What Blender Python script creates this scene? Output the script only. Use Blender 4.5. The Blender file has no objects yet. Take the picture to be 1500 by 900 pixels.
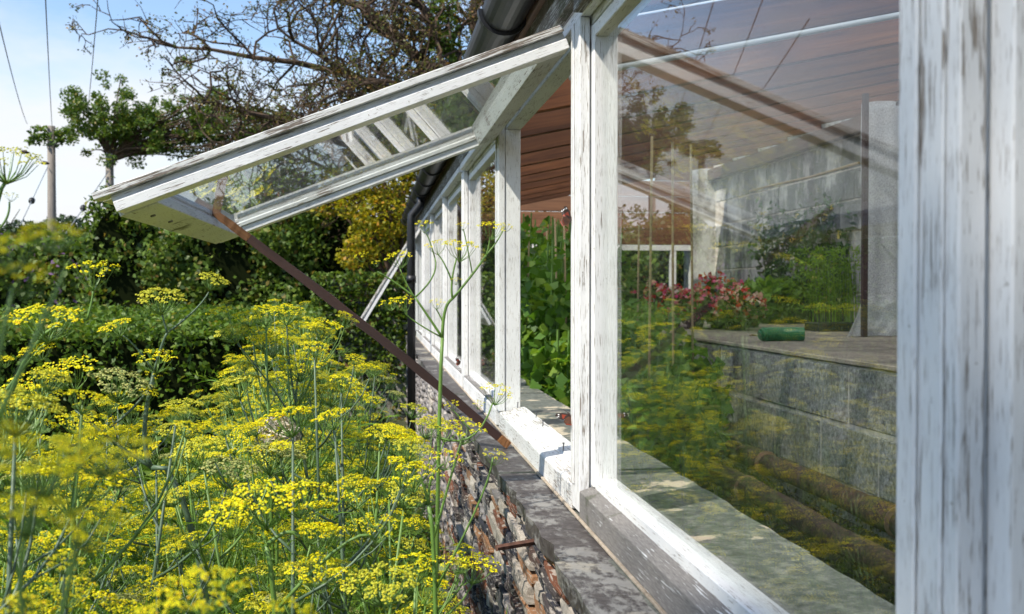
import bpy, bmesh, math, random
import numpy as np
from mathutils import Vector, Matrix

R = math.radians
sc = bpy.context.scene
col = sc.collection

# ------------------------------------------------------------------ camera
F = 1458.0                                   # focal length in photo pixels (35 mm on 36 mm, 1500 px wide)
PSI, TH = math.atan(202 / F), math.atan(25 / F)
EYE = Vector((0, 0, 1.5))
cam_d = bpy.data.cameras.new('camera'); cam = bpy.data.objects.new('camera', cam_d); col.objects.link(cam)
cam_d.lens = 35; cam_d.sensor_width = 36; cam_d.clip_start = 0.02; cam_d.clip_end = 2000
cam.location = EYE; cam.rotation_euler = (math.pi / 2 - TH, 0, -PSI)
cam_d.dof.use_dof = True; cam_d.dof.focus_distance = 2.15; cam_d.dof.aperture_fstop = 9
sc.camera = cam
FW = Vector((math.sin(PSI) * math.cos(TH), math.cos(PSI) * math.cos(TH), -math.sin(TH)))
RT = Vector((math.cos(PSI), -math.sin(PSI), 0)); UP = RT.cross(FW)
def ray(x, y): return FW * F + RT * (x - 750) - UP * (y - 450)
def pY(x, y, Y): r = ray(x, y); return EYE + r * (Y / r.y)
def pZ(x, y, Z): r = ray(x, y); return EYE + r * ((Z - 1.5) / r.z)
def proj(p):
    q = Vector(p) - EYE; d = q.dot(FW)
    return 750 + F * q.dot(RT) / d, 450 - F * q.dot(UP) / d, d

# ------------------------------------------------------------------ sky and sun
SUN_AZ, SUN_EL = R(237), R(50)               # azimuth clockwise from +Y: behind and to the left
w = bpy.data.worlds.new('World'); sc.world = w; w.use_nodes = True
nt = w.node_tree; N = nt.nodes; L = nt.links
bg = N['Background']; bg.inputs['Strength'].default_value = 0.15
sky = N.new('ShaderNodeTexSky'); sky.sky_type = 'NISHITA'; sky.sun_disc = False
sky.sun_elevation = SUN_EL; sky.sun_rotation = SUN_AZ; sky.air_density = 1.0; sky.dust_density = 0.2; sky.ozone_density = 1.6
tc = N.new('ShaderNodeTexCoord'); mp = N.new('ShaderNodeMapping'); mp.inputs['Scale'].default_value = (1, 1, 2.6)
mp.inputs['Location'].default_value = (0.35, 0.1, 0.3)
no = N.new('ShaderNodeTexNoise'); no.inputs['Scale'].default_value = 2.3; no.inputs['Detail'].default_value = 7; no.inputs['Roughness'].default_value = 0.55
L.new(tc.outputs['Generated'], mp.inputs['Vector']); L.new(mp.outputs[0], no.inputs['Vector'])
sx = N.new('ShaderNodeSeparateXYZ'); L.new(tc.outputs['Generated'], sx.inputs[0])
mr = N.new('ShaderNodeMapRange'); mr.inputs['From Min'].default_value = 0.06; mr.inputs['From Max'].default_value = 0.34
mr.inputs['To Min'].default_value = 0.30; mr.inputs['To Max'].default_value = -0.10; L.new(sx.outputs['Z'], mr.inputs['Value'])
ad = N.new('ShaderNodeMath'); ad.operation = 'ADD'; L.new(no.outputs[0], ad.inputs[0]); L.new(mr.outputs[0], ad.inputs[1])
cr = N.new('ShaderNodeValToRGB'); cr.color_ramp.elements[0].position = 0.55; cr.color_ramp.elements[1].position = 0.78
L.new(ad.outputs[0], cr.inputs[0])
mx = N.new('ShaderNodeMix'); mx.data_type = 'RGBA'; L.new(cr.outputs[0], mx.inputs['Factor'])
L.new(sky.outputs[0], mx.inputs['A']); mx.inputs['B'].default_value = (4.3, 4.4, 4.55, 1)
L.new(mx.outputs['Result'], bg.inputs['Color'])
sd = bpy.data.lights.new('sun', 'SUN'); sd.energy = 4.6; sd.angle = R(0.55); sd.color = (1, 0.93, 0.82)
sun = bpy.data.objects.new('sun', sd); col.objects.link(sun)
SDIR = Vector((math.sin(SUN_AZ) * math.cos(SUN_EL), math.cos(SUN_AZ) * math.cos(SUN_EL), math.sin(SUN_EL)))
sun.rotation_euler = SDIR.to_track_quat('Z', 'Y').to_euler()
vs = sc.view_settings; vs.view_transform = 'Standard'; vs.look = 'None'; vs.exposure = 0.58; vs.gamma = 1; vs.use_curve_mapping = False
cy = sc.cycles
cy.use_denoising = True; cy.use_adaptive_sampling = True; cy.adaptive_threshold = 0.02; cy.max_bounces = 6; cy.diffuse_bounces = 3; cy.glossy_bounces = 2; cy.transmission_bounces = 3
cy.transparent_max_bounces = 14; cy.caustics_reflective = False; cy.caustics_refractive = False; cy.sample_clamp_indirect = 6

# ------------------------------------------------------------------ materials
def mat(name):
    m = bpy.data.materials.new(name); m.use_nodes = True
    return m, m.node_tree.nodes, m.node_tree.links, m.node_tree.nodes['Principled BSDF']
def ramp(N, stops, interp='LINEAR'):
    r = N.new('ShaderNodeValToRGB'); e = r.color_ramp.elements; r.color_ramp.interpolation = interp
    while len(e) > 1: e.remove(e[-1])
    e[0].position = stops[0][0]; e[0].color = (*stops[0][1], 1)
    for p, c in stops[1:]:
        k = e.new(p); k.color = (*c, 1)
    return r
def coords(N, L, scale=(1, 1, 1), rnd=True):
    t = N.new('ShaderNodeTexCoord'); m = N.new('ShaderNodeMapping'); m.inputs['Scale'].default_value = scale
    L.new(t.outputs['Object'], m.inputs['Vector'])
    if rnd:
        o = N.new('ShaderNodeObjectInfo'); k = N.new('ShaderNodeMath'); k.operation = 'MULTIPLY'; k.inputs[1].default_value = 17.0
        c = N.new('ShaderNodeCombineXYZ'); L.new(o.outputs['Random'], k.inputs[0])
        for i in range(3): L.new(k.outputs[0], c.inputs[i])
        L.new(c.outputs[0], m.inputs['Location'])
    return m.outputs[0]
def wcoords(N, L, scale=(1, 1, 1)):
    g = N.new('ShaderNodeNewGeometry'); m = N.new('ShaderNodeMapping'); m.inputs['Scale'].default_value = scale; L.new(g.outputs['Position'], m.inputs['Vector']); return m.outputs[0]
def noise(N, L, vec, scale, detail=6, rough=0.6, dist=0):
    n = N.new('ShaderNodeTexNoise'); n.inputs['Scale'].default_value = scale; n.inputs['Detail'].default_value = detail
    n.inputs['Roughness'].default_value = rough; n.inputs['Distortion'].default_value = dist
    L.new(vec, n.inputs['Vector']); return n.outputs[0]
def mixc(N, L, fac, a, b, mode='MIX'):
    m = N.new('ShaderNodeMix'); m.data_type = 'RGBA'; m.blend_type = mode
    for s, v in (('Factor', fac), ('A', a), ('B', b)):
        if isinstance(v, (int, float)): m.inputs[s].default_value = v
        elif isinstance(v, tuple): m.inputs[s].default_value = (*v, 1)
        else: L.new(v, m.inputs[s])
    return m.outputs['Result']
def mth(N, L, op, a, b=None):
    m = N.new('ShaderNodeMath'); m.operation = op
    for i, v in enumerate((a, b)):
        if v is None: continue
        if isinstance(v, (int, float)): m.inputs[i].default_value = v
        else: L.new(v, m.inputs[i])
    return m.outputs[0]
def bump(N, L, bsdf, h, strength=0.4, dist=0.004):
    b = N.new('ShaderNodeBump'); b.inputs['Strength'].default_value = strength; b.inputs['Distance'].default_value = dist
    L.new(h, b.inputs['Height']); L.new(b.outputs[0], bsdf.inputs['Normal'])

AX = {'x': (1, 22, 22), 'y': (22, 1, 22), 'z': (22, 22, 1)}
def painted_wood(name, axis, peel, paint=(0.80, 0.80, 0.79), bare=((0.10, 0.07, 0.05), (0.30, 0.26, 0.22)), moss=0.0):
    m, N, L, B = mat(name)
    s = AX[axis]
    v = coords(N, L, tuple(k * 9.0 for k in s)); vb = coords(N, L, (1, 1, 1))
    n1 = noise(N, L, v, 1.6, 9, 0.62); n2 = noise(N, L, vb, 5.0, 5, 0.6); n3 = noise(N, L, v, 5.5, 4, 0.6)
    mask = mth(N, L, 'ADD', mth(N, L, 'MULTIPLY', n1, 0.6), mth(N, L, 'MULTIPLY', n2, 0.4))
    r = ramp(N, [(0.5 + peel - 0.012, (0, 0, 0)), (0.5 + peel + 0.012, (1, 1, 1))]); L.new(mask, r.inputs[0])
    nc = noise(N, L, coords(N, L, tuple(k * 14.0 for k in s)), 2.2, 5, 0.55); rc = ramp(N, [(0.36, (0.42, 0.38, 0.34)), (0.40, (1, 1, 1))]); L.new(nc, rc.inputs[0])
    rb = ramp(N, [(0.3, bare[0]), (0.7, bare[1])]); L.new(n3, rb.inputs[0])
    rp = ramp(N, [(0.3, tuple(c * 0.86 for c in paint)), (0.6, paint)]); L.new(n2, rp.inputs[0])
    n4 = noise(N, L, vb, 90.0, 3, 0.6); rs = ramp(N, [(0.255, (0.3, 0.26, 0.2)), (0.30, (1, 1, 1))]); L.new(n4, rs.inputs[0])
    pc = mixc(N, L, 1.0, mixc(N, L, 1.0, rp.outputs[0], rs.outputs[0], 'MULTIPLY'), rc.outputs[0], 'MULTIPLY')
    c = mixc(N, L, r.outputs[0], rb.outputs[0], pc)
    if moss:
        nm = noise(N, L, vb, 7.0, 6, 0.65); rm = ramp(N, [(0.62 - moss, (0, 0, 0)), (0.70 - moss, (1, 1, 1))]); L.new(nm, rm.inputs[0])
        c = mixc(N, L, rm.outputs[0], c, (0.05, 0.055, 0.025))
    L.new(c, B.inputs['Base Color'])
    rr = ramp(N, [(0, (0.85,) * 3), (1, (0.5,) * 3)]); L.new(r.outputs[0], rr.inputs[0]); L.new(rr.outputs[0], B.inputs['Roughness'])
    h = mth(N, L, 'ADD', mth(N, L, 'MULTIPLY', r.outputs[0], 0.7), mth(N, L, 'MULTIPLY', n3, 0.6))
    bump(N, L, B, h, 0.55, 0.0022)
    return m
M = {}
for a in 'xyz':
    M['paint_' + a] = painted_wood('white_paint_' + a, a, -0.10)
    M['paint_worn_' + a] = painted_wood('worn_white_paint_' + a, a, -0.085, bare=((0.14, 0.11, 0.09), (0.40, 0.36, 0.31)))
M['paint_sill_y'] = painted_wood('weathered_sill_paint', 'y', -0.045, paint=(0.74, 0.74, 0.72), bare=((0.20, 0.17, 0.14), (0.42, 0.38, 0.33)), moss=-.03)
M['paint_peel_x'] = painted_wood('peeling_paint', 'x', -0.02, paint=(0.70, 0.70, 0.67))
M['paint_bead_x'] = painted_wood('dull_bead_paint', 'x', -0.08, paint=(0.55, 0.57, 0.54))
M['paint_bare_y'] = painted_wood('mostly_bare_wood', 'y', 0.075, paint=(0.62, 0.63, 0.63), bare=((0.09, 0.085, 0.08), (0.27, 0.255, 0.24)), moss=0.02)
M['paint_grey_y'] = painted_wood('grey_fascia', 'y', 0.04, paint=(0.33, 0.33, 0.30), bare=((0.06, 0.05, 0.04), (0.18, 0.16, 0.13)), moss=0.06)
M['paint_clean_z'] = painted_wood('fresh_white_paint', 'z', -0.17, paint=(0.85, 0.85, 0.84))
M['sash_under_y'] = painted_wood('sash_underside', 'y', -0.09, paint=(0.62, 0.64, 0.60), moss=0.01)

def wood(name, axis, c0, c1, rough=0.7, sc_=1.0):
    m, N, L, B = mat(name)
    v = coords(N, L, tuple(k * 0.55 * sc_ for k in AX[axis])); n1 = noise(N, L, v, 2.2, 8, 0.6, 1.2); n2 = noise(N, L, v, 9, 4, 0.6)
    vb = coords(N, L); nb = noise(N, L, vb, 1.5, 3)
    r = ramp(N, [(0.28, c0), (0.5, tuple((a + b) / 2 for a, b in zip(c0, c1))), (0.72, c1)]); L.new(mth(N, L, 'ADD', mth(N, L, 'MULTIPLY', n1, 0.75), mth(N, L, 'MULTIPLY', n2, 0.25)), r.inputs[0])
    o = N.new('ShaderNodeObjectInfo'); rr = ramp(N, [(0, (0.65,) * 3), (1, (1.15,) * 3)]); L.new(o.outputs['Random'], rr.inputs[0])
    c = mixc(N, L, 1.0, r.outputs[0], rr.outputs[0], 'MULTIPLY')
    L.new(c, B.inputs['Base Color']); B.inputs['Roughness'].default_value = rough
    bump(N, L, B, n1, 0.3, 0.003); return m
M['rafter'] = wood('rafter_timber', 'x', (0.055, 0.017, 0.007), (0.29, 0.105, 0.036))
M['gable_board'] = wood('gable_timber', 'x', (0.10, 0.04, 0.018), (0.32, 0.15, 0.07))
M['brown_board_y'] = wood('brown_eaves_timber', 'y', (0.05, 0.03, 0.02), (0.19, 0.11, 0.07))
M['prop'] = wood('stained_prop', 'x', (0.012, 0.005, 0.004), (0.05, 0.018, 0.013), 0.65)
M['prop_raw'] = wood('splintered_prop', 'x', (0.02, 0.009, 0.006), (0.36, 0.15, 0.045), 0.8)
M['pole'] = wood('pole_timber', 'z', (0.14, 0.12, 0.10), (0.36, 0.32, 0.28), 0.85)
M['bark'] = wood('bark', 'z', (0.03, 0.019, 0.011), (0.13, 0.08, 0.045), 0.9, 0.5)
M['bamboo'] = wood('cane', 'z', (0.25, 0.17, 0.08), (0.5, 0.38, 0.2), 0.6)

def simple(name, color, rough=0.6, metal=0.0, nz=0.0, nscale=30, spec=None):
    m, N, L, B = mat(name)
    B.inputs['Roughness'].default_value = rough; B.inputs['Metallic'].default_value = metal
    if spec is not None: B.inputs['Specular IOR Level'].default_value = spec
    if nz:
        n = noise(N, L, coords(N, L), nscale, 6)
        r = ramp(N, [(0.3, tuple(c * (1 - nz) for c in color)), (0.7, tuple(min(1, c * (1 + nz)) for c in color))]); L.new(n, r.inputs[0])
        L.new(r.outputs[0], B.inputs['Base Color']); bump(N, L, B, n, 0.3, 0.003)
    else: B.inputs['Base Color'].default_value = (*color, 1)
    return m
M['gutter'] = simple('gutter_plastic', (0.008, 0.0085, 0.010), 0.45, nz=0.4, nscale=14)
M['iron'] = simple('rusty_iron', (0.10, 0.045, 0.03), 0.85, nz=0.5, nscale=60)
M['nail'] = simple('nail_steel', (0.16, 0.16, 0.17), 0.5, 0.6)
M['wire'] = simple('wire', (0.22, 0.24, 0.27), 0.6)
M['tray'] = simple('black_tray', (0.012, 0.012, 0.012), 0.5)
M['soil'] = simple('soil', (0.045, 0.032, 0.02), 0.95, nz=0.5, nscale=40)
M['dark_post'] = simple('dark_post', (0.05, 0.025, 0.025), 0.6, nz=0.3)

def slate_mat():
    m, N, L, B = mat('slate_coping')
    v = coords(N, L, rnd=False); vs_ = coords(N, L, (1, 0.55, 1), rnd=False)
    n1 = noise(N, L, vs_, 30, 10, 0.72); n2 = noise(N, L, v, 3.2, 5, 0.6); n3 = noise(N, L, v, 60, 5, 0.6)
    base = ramp(N, [(0.3, (0.03, 0.024, 0.023)), (0.5, (0.055, 0.047, 0.045)), (0.7, (0.10, 0.092, 0.088))]); L.new(n3, base.inputs[0])
    mk = mth(N, L, 'ADD', mth(N, L, 'MULTIPLY', n1, 0.65), mth(N, L, 'MULTIPLY', n2, 0.35))
    r = ramp(N, [(0.50, (0, 0, 0)), (0.56, (1, 1, 1))]); L.new(mk, r.inputs[0])
    lich = ramp(N, [(0.35, (0.14, 0.135, 0.13)), (0.6, (0.24, 0.235, 0.22)), (0.72, (0.40, 0.34, 0.22))]); L.new(n2, lich.inputs[0])
    c = mixc(N, L, r.outputs[0], base.outputs[0], lich.outputs[0])
    L.new(c, B.inputs['Base Color']); B.inputs['Roughness'].default_value = 0.55
    bump(N, L, B, mth(N, L, 'ADD', n3, r.outputs[0]), 0.5, 0.003); return m
M['slate'] = slate_mat()
def slate_in():
    m, N, L, B = mat('slate_ledge')
    v = coords(N, L, rnd=False); n1 = noise(N, L, v, 9, 10, 0.7); n3 = noise(N, L, v, 38, 8, 0.75); n2 = noise(N, L, v, 2.4, 4)
    base = ramp(N, [(0.34, (0.045, 0.052, 0.046)), (0.5, (0.105, 0.115, 0.10)), (0.64, (0.21, 0.215, 0.185))]); L.new(n3, base.inputs[0])
    mk = mth(N, L, 'ADD', mth(N, L, 'MULTIPLY', n1, 0.6), mth(N, L, 'MULTIPLY', n2, 0.4))
    r = ramp(N, [(0.555, (0, 0, 0)), (0.58, (1, 1, 1))]); L.new(mk, r.inputs[0])
    c = mixc(N, L, r.outputs[0], base.outputs[0], (0.50, 0.43, 0.32))
    L.new(c, B.inputs['Base Color']); B.inputs['Roughness'].default_value = 0.6
    bump(N, L, B, mth(N, L, 'ADD', n3, r.outputs[0]), 0.4, 0.002); return m
M['slate_in'] = slate_in()
def stone_mat():
    m, N, L, B = mat('rubble_stone')
    o = N.new('ShaderNodeObjectInfo')
    r = ramp(N, [(0.0, (0.05, 0.04, 0.04)), (0.16, (0.20, 0.185, 0.18)), (0.28, (0.16, 0.055, 0.025)), (0.42, (0.34, 0.30, 0.25)), (0.55, (0.03, 0.03, 0.042)),
                 (0.68, (0.28, 0.14, 0.065)), (0.8, (0.48, 0.43, 0.37)), (0.9, (0.08, 0.045, 0.035))], 'CONSTANT'); L.new(o.outputs['Random'], r.inputs[0])
    v = coords(N, L, (1, 1, 1)); n = noise(N, L, v, 24, 8, 0.65); n2 = noise(N, L, v, 5, 6, 0.6)
    rr = ramp(N, [(0.3, (0.55,) * 3), (0.7, (1.35,) * 3)]); L.new(n, rr.inputs[0])
    c = mixc(N, L, 1, r.outputs[0], rr.outputs[0], 'MULTIPLY')
    k = ramp(N, [(0.54, (0, 0, 0)), (0.6, (1, 1, 1))]); L.new(n2, k.inputs[0])
    c = mixc(N, L, mth(N, L, 'MULTIPLY', k.outputs[0], 0.75), c, (0.45, 0.41, 0.36))
    L.new(c, B.inputs['Base Color']); B.inputs['Roughness'].default_value = 0.85; bump(N, L, B, n, 0.7, 0.006); return m
M['stone'] = stone_mat()
M['mortar'] = simple('lime_mortar', (0.50, 0.46, 0.40), 0.95, nz=0.45, nscale=25)
def block_mat(name, c0, c1, white=0.0, moss=0.0, stain=0.0):
    m, N, L, B = mat(name)
    v = coords(N, L); n = noise(N, L, v, 55, 8, 0.82); n2 = noise(N, L, v, 4, 6, 0.65); n3 = noise(N, L, wcoords(N, L, (1, 1, .5)), 4, 7, 0.65)
    r = ramp(N, [(0.36, tuple(a * .6 for a in c0)), (0.43, c0), (0.54, tuple((a + b) / 2 for a, b in zip(c0, c1))), (0.64, c1)]); L.new(n, r.inputs[0])
    rr = ramp(N, [(0.3, (0.6,) * 3), (0.7, (1.25,) * 3)]); L.new(n2, rr.inputs[0])
    c = mixc(N, L, 1, r.outputs[0], rr.outputs[0], 'MULTIPLY')
    if white:
        k = ramp(N, [(0.5 - white * .3, (0, 0, 0)), (0.62 - white * .3, (1, 1, 1))]); L.new(n3, k.inputs[0])
        c = mixc(N, L, mth(N, L, 'MULTIPLY', k.outputs[0], 0.8), c, (0.62, 0.62, 0.60))
    if stain:
        n5 = noise(N, L, wcoords(N, L, (1, 1.0, .6)), 2.1, 7, .7); k = ramp(N, [(0.47, (0, 0, 0)), (0.6, (1, 1, 1))]); L.new(n5, k.inputs[0])
        c = mixc(N, L, mth(N, L, 'MULTIPLY', k.outputs[0], stain), c, (0.11, 0.115, 0.11))
    if moss:
        k = ramp(N, [(0.52, (0, 0, 0)), (0.66, (1, 1, 1))]); L.new(n3, k.inputs[0])
        c = mixc(N, L, mth(N, L, 'MULTIPLY', k.outputs[0], moss), c, (0.15, 0.14, 0.06))
    L.new(c, B.inputs['Base Color']); B.inputs['Roughness'].default_value = 0.9; bump(N, L, B, n, 0.9, 0.006); return m
M['block'] = block_mat('concrete_block', (0.18, 0.175, 0.16), (0.56, 0.55, 0.51), moss=0.45)
M['block_white'] = block_mat('limewashed_block', (0.12, 0.125, 0.12), (0.27, 0.275, 0.265), white=0.2, stain=.7)
M['bench_top'] = block_mat('bench_concrete', (0.20, 0.165, 0.13), (0.36, 0.31, 0.25))
M['bench_edge'] = block_mat('bench_edge_concrete', (0.40, 0.33, 0.25), (0.55, 0.47, 0.37))
M['render_wall'] = block_mat('pebbly_render', (0.22, 0.21, 0.19), (0.58, 0.56, 0.50), white=0.2)
def rust_pipe():
    m, N, L, B = mat('mossy_rust_pipe')
    v = coords(N, L); n = noise(N, L, v, 55, 6, 0.7); n2 = noise(N, L, coords(N, L, (1, .45, 1)), 7, 7, 0.65)
    r = ramp(N, [(0.3, (0.022, 0.012, 0.010)), (0.5, (0.075, 0.034, 0.024)), (0.7, (0.17, 0.085, 0.06))]); L.new(n, r.inputs[0])
    k = ramp(N, [(0.54, (0, 0, 0)), (0.63, (1, 1, 1))]); L.new(n2, k.inputs[0])
    mo = ramp(N, [(0.3, (0.045, 0.05, 0.012)), (0.7, (0.15, 0.135, 0.03))]); L.new(n, mo.inputs[0])
    L.new(mixc(N, L, k.outputs[0], r.outputs[0], mo.outputs[0]), B.inputs['Base Color']); B.inputs['Roughness'].default_value = 0.9
    bump(N, L, B, mth(N, L, 'ADD', n, mth(N, L, 'MULTIPLY', k.outputs[0], .6)), 0.5, 0.004); return m
M['pipe'] = rust_pipe()
def ground_mat():
    m, N, L, B = mat('ground_soil_grass')
    v = coords(N, L, rnd=False); n = noise(N, L, v, 3, 8, 0.65); n2 = noise(N, L, v, 40, 5, 0.7)
    r = ramp(N, [(0.35, (0.05, 0.036, 0.02)), (0.55, (0.055, 0.07, 0.022)), (0.7, (0.085, 0.11, 0.035))]); L.new(n, r.inputs[0])
    rr = ramp(N, [(0.3, (0.6,) * 3), (0.7, (1.3,) * 3)]); L.new(n2, rr.inputs[0])
    L.new(mixc(N, L, 1, r.outputs[0], rr.outputs[0], 'MULTIPLY'), B.inputs['Base Color']); B.inputs['Roughness'].default_value = 0.95; return m
M['ground'] = ground_mat()

def glass_mat(name, dirt=0.04, tint=(0.97, 0.985, 0.975), refl=1.0, scale=6, tr=.5, dc=.75):
    m, N, L, B = mat(name); N.remove(B); out = N['Material Output']
    g = N.new('ShaderNodeNewGeometry'); d = N.new('ShaderNodeVectorMath'); d.operation = 'DOT_PRODUCT'
    L.new(g.outputs['Normal'], d.inputs[0]); L.new(g.outputs['Incoming'], d.inputs[1])
    c = mth(N, L, 'ABSOLUTE', d.outputs['Value']); p = mth(N, L, 'POWER', mth(N, L, 'SUBTRACT', 1.0, c), 5.0)
    fr = mth(N, L, 'MULTIPLY', mth(N, L, 'ADD', mth(N, L, 'MULTIPLY', p, 0.96), 0.042), refl)
    t = N.new('ShaderNodeBsdfTransparent'); t.inputs[0].default_value = (*tint, 1)
    gl = N.new('ShaderNodeBsdfGlossy'); gl.inputs['Roughness'].default_value = 0.0; gl.inputs['Color'].default_value = (1, 1, 1, 1)
    a = N.new('ShaderNodeMixShader'); L.new(fr, a.inputs[0]); L.new(t.outputs[0], a.inputs[1]); L.new(gl.outputs[0], a.inputs[2])
    df = N.new('ShaderNodeBsdfDiffuse'); df.inputs[0].default_value = (dc, dc, dc, 1)
    tl = N.new('ShaderNodeBsdfTranslucent'); tl.inputs[0].default_value = (dc, dc, dc, 1)
    dd = N.new('ShaderNodeMixShader'); dd.inputs[0].default_value = tr; L.new(df.outputs[0], dd.inputs[1]); L.new(tl.outputs[0], dd.inputs[2])
    v = coords(N, L); n = noise(N, L, v, scale, 7, 0.65)
    r = ramp(N, [(0.35, (dirt * 0.35,) * 3), (0.6, (dirt,) * 3), (0.8, (min(1, dirt * 2.6),) * 3)] if dirt < .5 else [(0.3, (dirt * .95,) * 3), (0.7, (min(1, dirt * 1.25),) * 3)]); L.new(n, r.inputs[0])
    b = N.new('ShaderNodeMixShader'); L.new(r.outputs[0], b.inputs[0]); L.new(a.outputs[0], b.inputs[1]); L.new(dd.outputs[0], b.inputs[2])
    L.new(b.outputs[0], out.inputs[0]); return m
M['glass'] = glass_mat('window_glass', 0.008)
M['sash_glass'] = glass_mat('dusty_sash_glass', 0.03, scale=9)
M['roof_glass'] = glass_mat('dirty_roof_glass', 0.75, tint=(0.9, 0.95, 0.98), scale=3, tr=.85, dc=.72)

def leaf_mat(name, stops, trans=0.35, rough=0.5):
    m, N, L, B = mat(name); out = N['Material Output']
    g = N.new('ShaderNodeNewGeometry'); r = ramp(N, stops); L.new(g.outputs['Random Per Island'], r.inputs[0])
    L.new(r.outputs[0], B.inputs['Base Color']); B.inputs['Roughness'].default_value = rough; B.inputs['Specular IOR Level'].default_value = 0.35
    t = N.new('ShaderNodeBsdfTranslucent'); L.new(mixc(N, L, 1, r.outputs[0], (1.35, 1.3, 0.6), 'MULTIPLY'), t.inputs[0])
    s = N.new('ShaderNodeMixShader'); s.inputs[0].default_value = trans; L.new(B.outputs[0], s.inputs[1]); L.new(t.outputs[0], s.inputs[2])
    L.new(s.outputs[0], out.inputs[0]); return m
M['leaf_hedge'] = leaf_mat('hedge_leaf', [(0, (0.045, 0.09, 0.012)), (0.6, (0.11, 0.20, 0.022)), (0.93, (0.18, 0.27, 0.035)), (1, (0.26, 0.22, 0.04))])
M['leaf_dark'] = leaf_mat('dark_leaf', [(0, (0.035, 0.07, 0.012)), (0.6, (0.11, 0.19, 0.028)), (0.9, (0.19, 0.27, 0.04)), (1, (0.24, 0.15, 0.045))])
M['leaf_mid'] = leaf_mat('mid_green_leaf', [(0, (0.045, 0.09, 0.014)), (0.6, (0.10, 0.175, 0.025)), (0.9, (0.16, 0.23, 0.035)), (1, (0.24, 0.19, 0.04))])
M['leaf_thorn'] = leaf_mat('thorn_tree_leaf', [(0, (0.05, 0.07, 0.015)), (0.55, (0.11, 0.13, 0.03)), (0.8, (0.22, 0.19, 0.05)), (1, (0.26, 0.13, 0.05))], 0.3)
M['leaf_yellow'] = leaf_mat('yellowing_leaf', [(0, (0.11, 0.14, 0.012)), (0.45, (0.28, 0.28, 0.02)), (0.85, (0.48, 0.40, 0.025)), (1, (0.48, 0.22, 0.03))], 0.45)
M['leaf_far'] = leaf_mat('far_leaf', [(0, (0.025, 0.05, 0.02)), (1, (0.07, 0.11, 0.045))], 0.2)
M['leaf_bean'] = leaf_mat('bean_leaf', [(0, (0.05, 0.12, 0.018)), (0.7, (0.12, 0.25, 0.035)), (1, (0.24, 0.34, 0.05))], 0.45)
M['leaf_blue'] = leaf_mat('tomato_leaf', [(0, (0.035, 0.085, 0.035)), (1, (0.10, 0.19, 0.07))], 0.35)
M['leaf_bright'] = leaf_mat('bright_leaf', [(0, (0.10, 0.22, 0.02)), (1, (0.26, 0.42, 0.05))], 0.4)
M['fennel_leaf'] = leaf_mat('fennel_frond', [(0, (0.08, 0.18, 0.018)), (0.7, (0.16, 0.31, 0.03)), (1, (0.28, 0.36, 0.045))], 0.4)
M['fennel_stem'] = simple('fennel_stem', (0.11, 0.205, 0.035), 0.5, nz=0.25, nscale=12)
M['fennel_stem_blue'] = simple('fennel_old_stem', (0.075, 0.125, 0.07), 0.5, nz=0.3, nscale=12)
def flower(name, stops, trans=0.2): return leaf_mat(name, stops, trans, 0.6)
M['fennel_yellow'] = flower('fennel_blossom', [(0, (0.46, 0.52, 0.010)), (0.45, (0.75, 0.73, 0.012)), (0.9, (0.93, 0.83, 0.014)), (1, (0.90, 0.64, 0.02))], .4)
M['fennel_pale'] = flower('fennel_seedhead', [(0, (0.24, 0.30, 0.09)), (0.6, (0.40, 0.43, 0.13)), (1, (0.55, 0.52, 0.16))])
M['fennel_green'] = flower('fennel_bud', [(0, (0.38, 0.42, 0.03)), (0.6, (0.56, 0.56, 0.035)), (1, (0.72, 0.64, 0.04))])
M['white_bloom'] = flower('cream_bloom', [(0, (0.45, 0.40, 0.32)), (1, (0.75, 0.70, 0.60))])
M['pink'] = flower('pink_petal', [(0, (0.55, 0.03, 0.14)), (0.6, (0.72, 0.09, 0.26)), (1, (0.75, 0.30, 0.38))], 0.3)
M['red'] = flower('red_petal', [(0, (0.5, 0.015, 0.012)), (1, (0.72, 0.06, 0.04))], 0.3)
M['blush'] = flower('blush_petal', [(0, (0.70, 0.25, 0.22)), (0.5, (0.75, 0.55, 0.45)), (1, (0.8, 0.74, 0.62))], 0.3)
M['pale_yellow'] = flower('pale_yellow_petal', [(0, (0.65, 0.52, 0.10)), (1, (0.78, 0.68, 0.26))], 0.3)
M['purple'] = flower('purple_petal', [(0, (0.13, 0.06, 0.18)), (1, (0.28, 0.16, 0.33))], 0.2)
def fleece():
    m, N, L, B = mat('fleece_net'); out = N['Material Output']; N.remove(B)
    v = coords(N, L); n = noise(N, L, v, 5, 5); wv = N.new('ShaderNodeTexNoise'); wv.inputs['Scale'].default_value = 160; L.new(v, wv.inputs['Vector'])
    t = N.new('ShaderNodeBsdfTransparent'); t.inputs[0].default_value = (.92, .93, .95, 1)
    d = N.new('ShaderNodeBsdfDiffuse'); d.inputs[0].default_value = (.8, .81, .83, 1); tl = N.new('ShaderNodeBsdfTranslucent'); tl.inputs[0].default_value = (.8, .81, .83, 1)
    a = N.new('ShaderNodeMixShader'); L.new(d.outputs[0], a.inputs[1]); L.new(tl.outputs[0], a.inputs[2])
    r = ramp(N, [(0.35, (0.35,) * 3), (0.65, (0.65,) * 3)]); L.new(wv.outputs[0], r.inputs[0])
    b = N.new('ShaderNodeMixShader'); L.new(r.outputs[0], b.inputs[0]); L.new(t.outputs[0], b.inputs[1]); L.new(a.outputs[0], b.inputs[2]); L.new(b.outputs[0], out.inputs[0]); return m
M['fleece'] = fleece()
m_, N_, L_, B_ = mat('green_plastic'); B_.inputs['Base Color'].default_value = (0.01, 0.19, 0.07, 1); B_.inputs['Roughness'].default_value = 0.3; B_.inputs['Transmission Weight'].default_value = 0.35; M['green_plastic'] = m_
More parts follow.
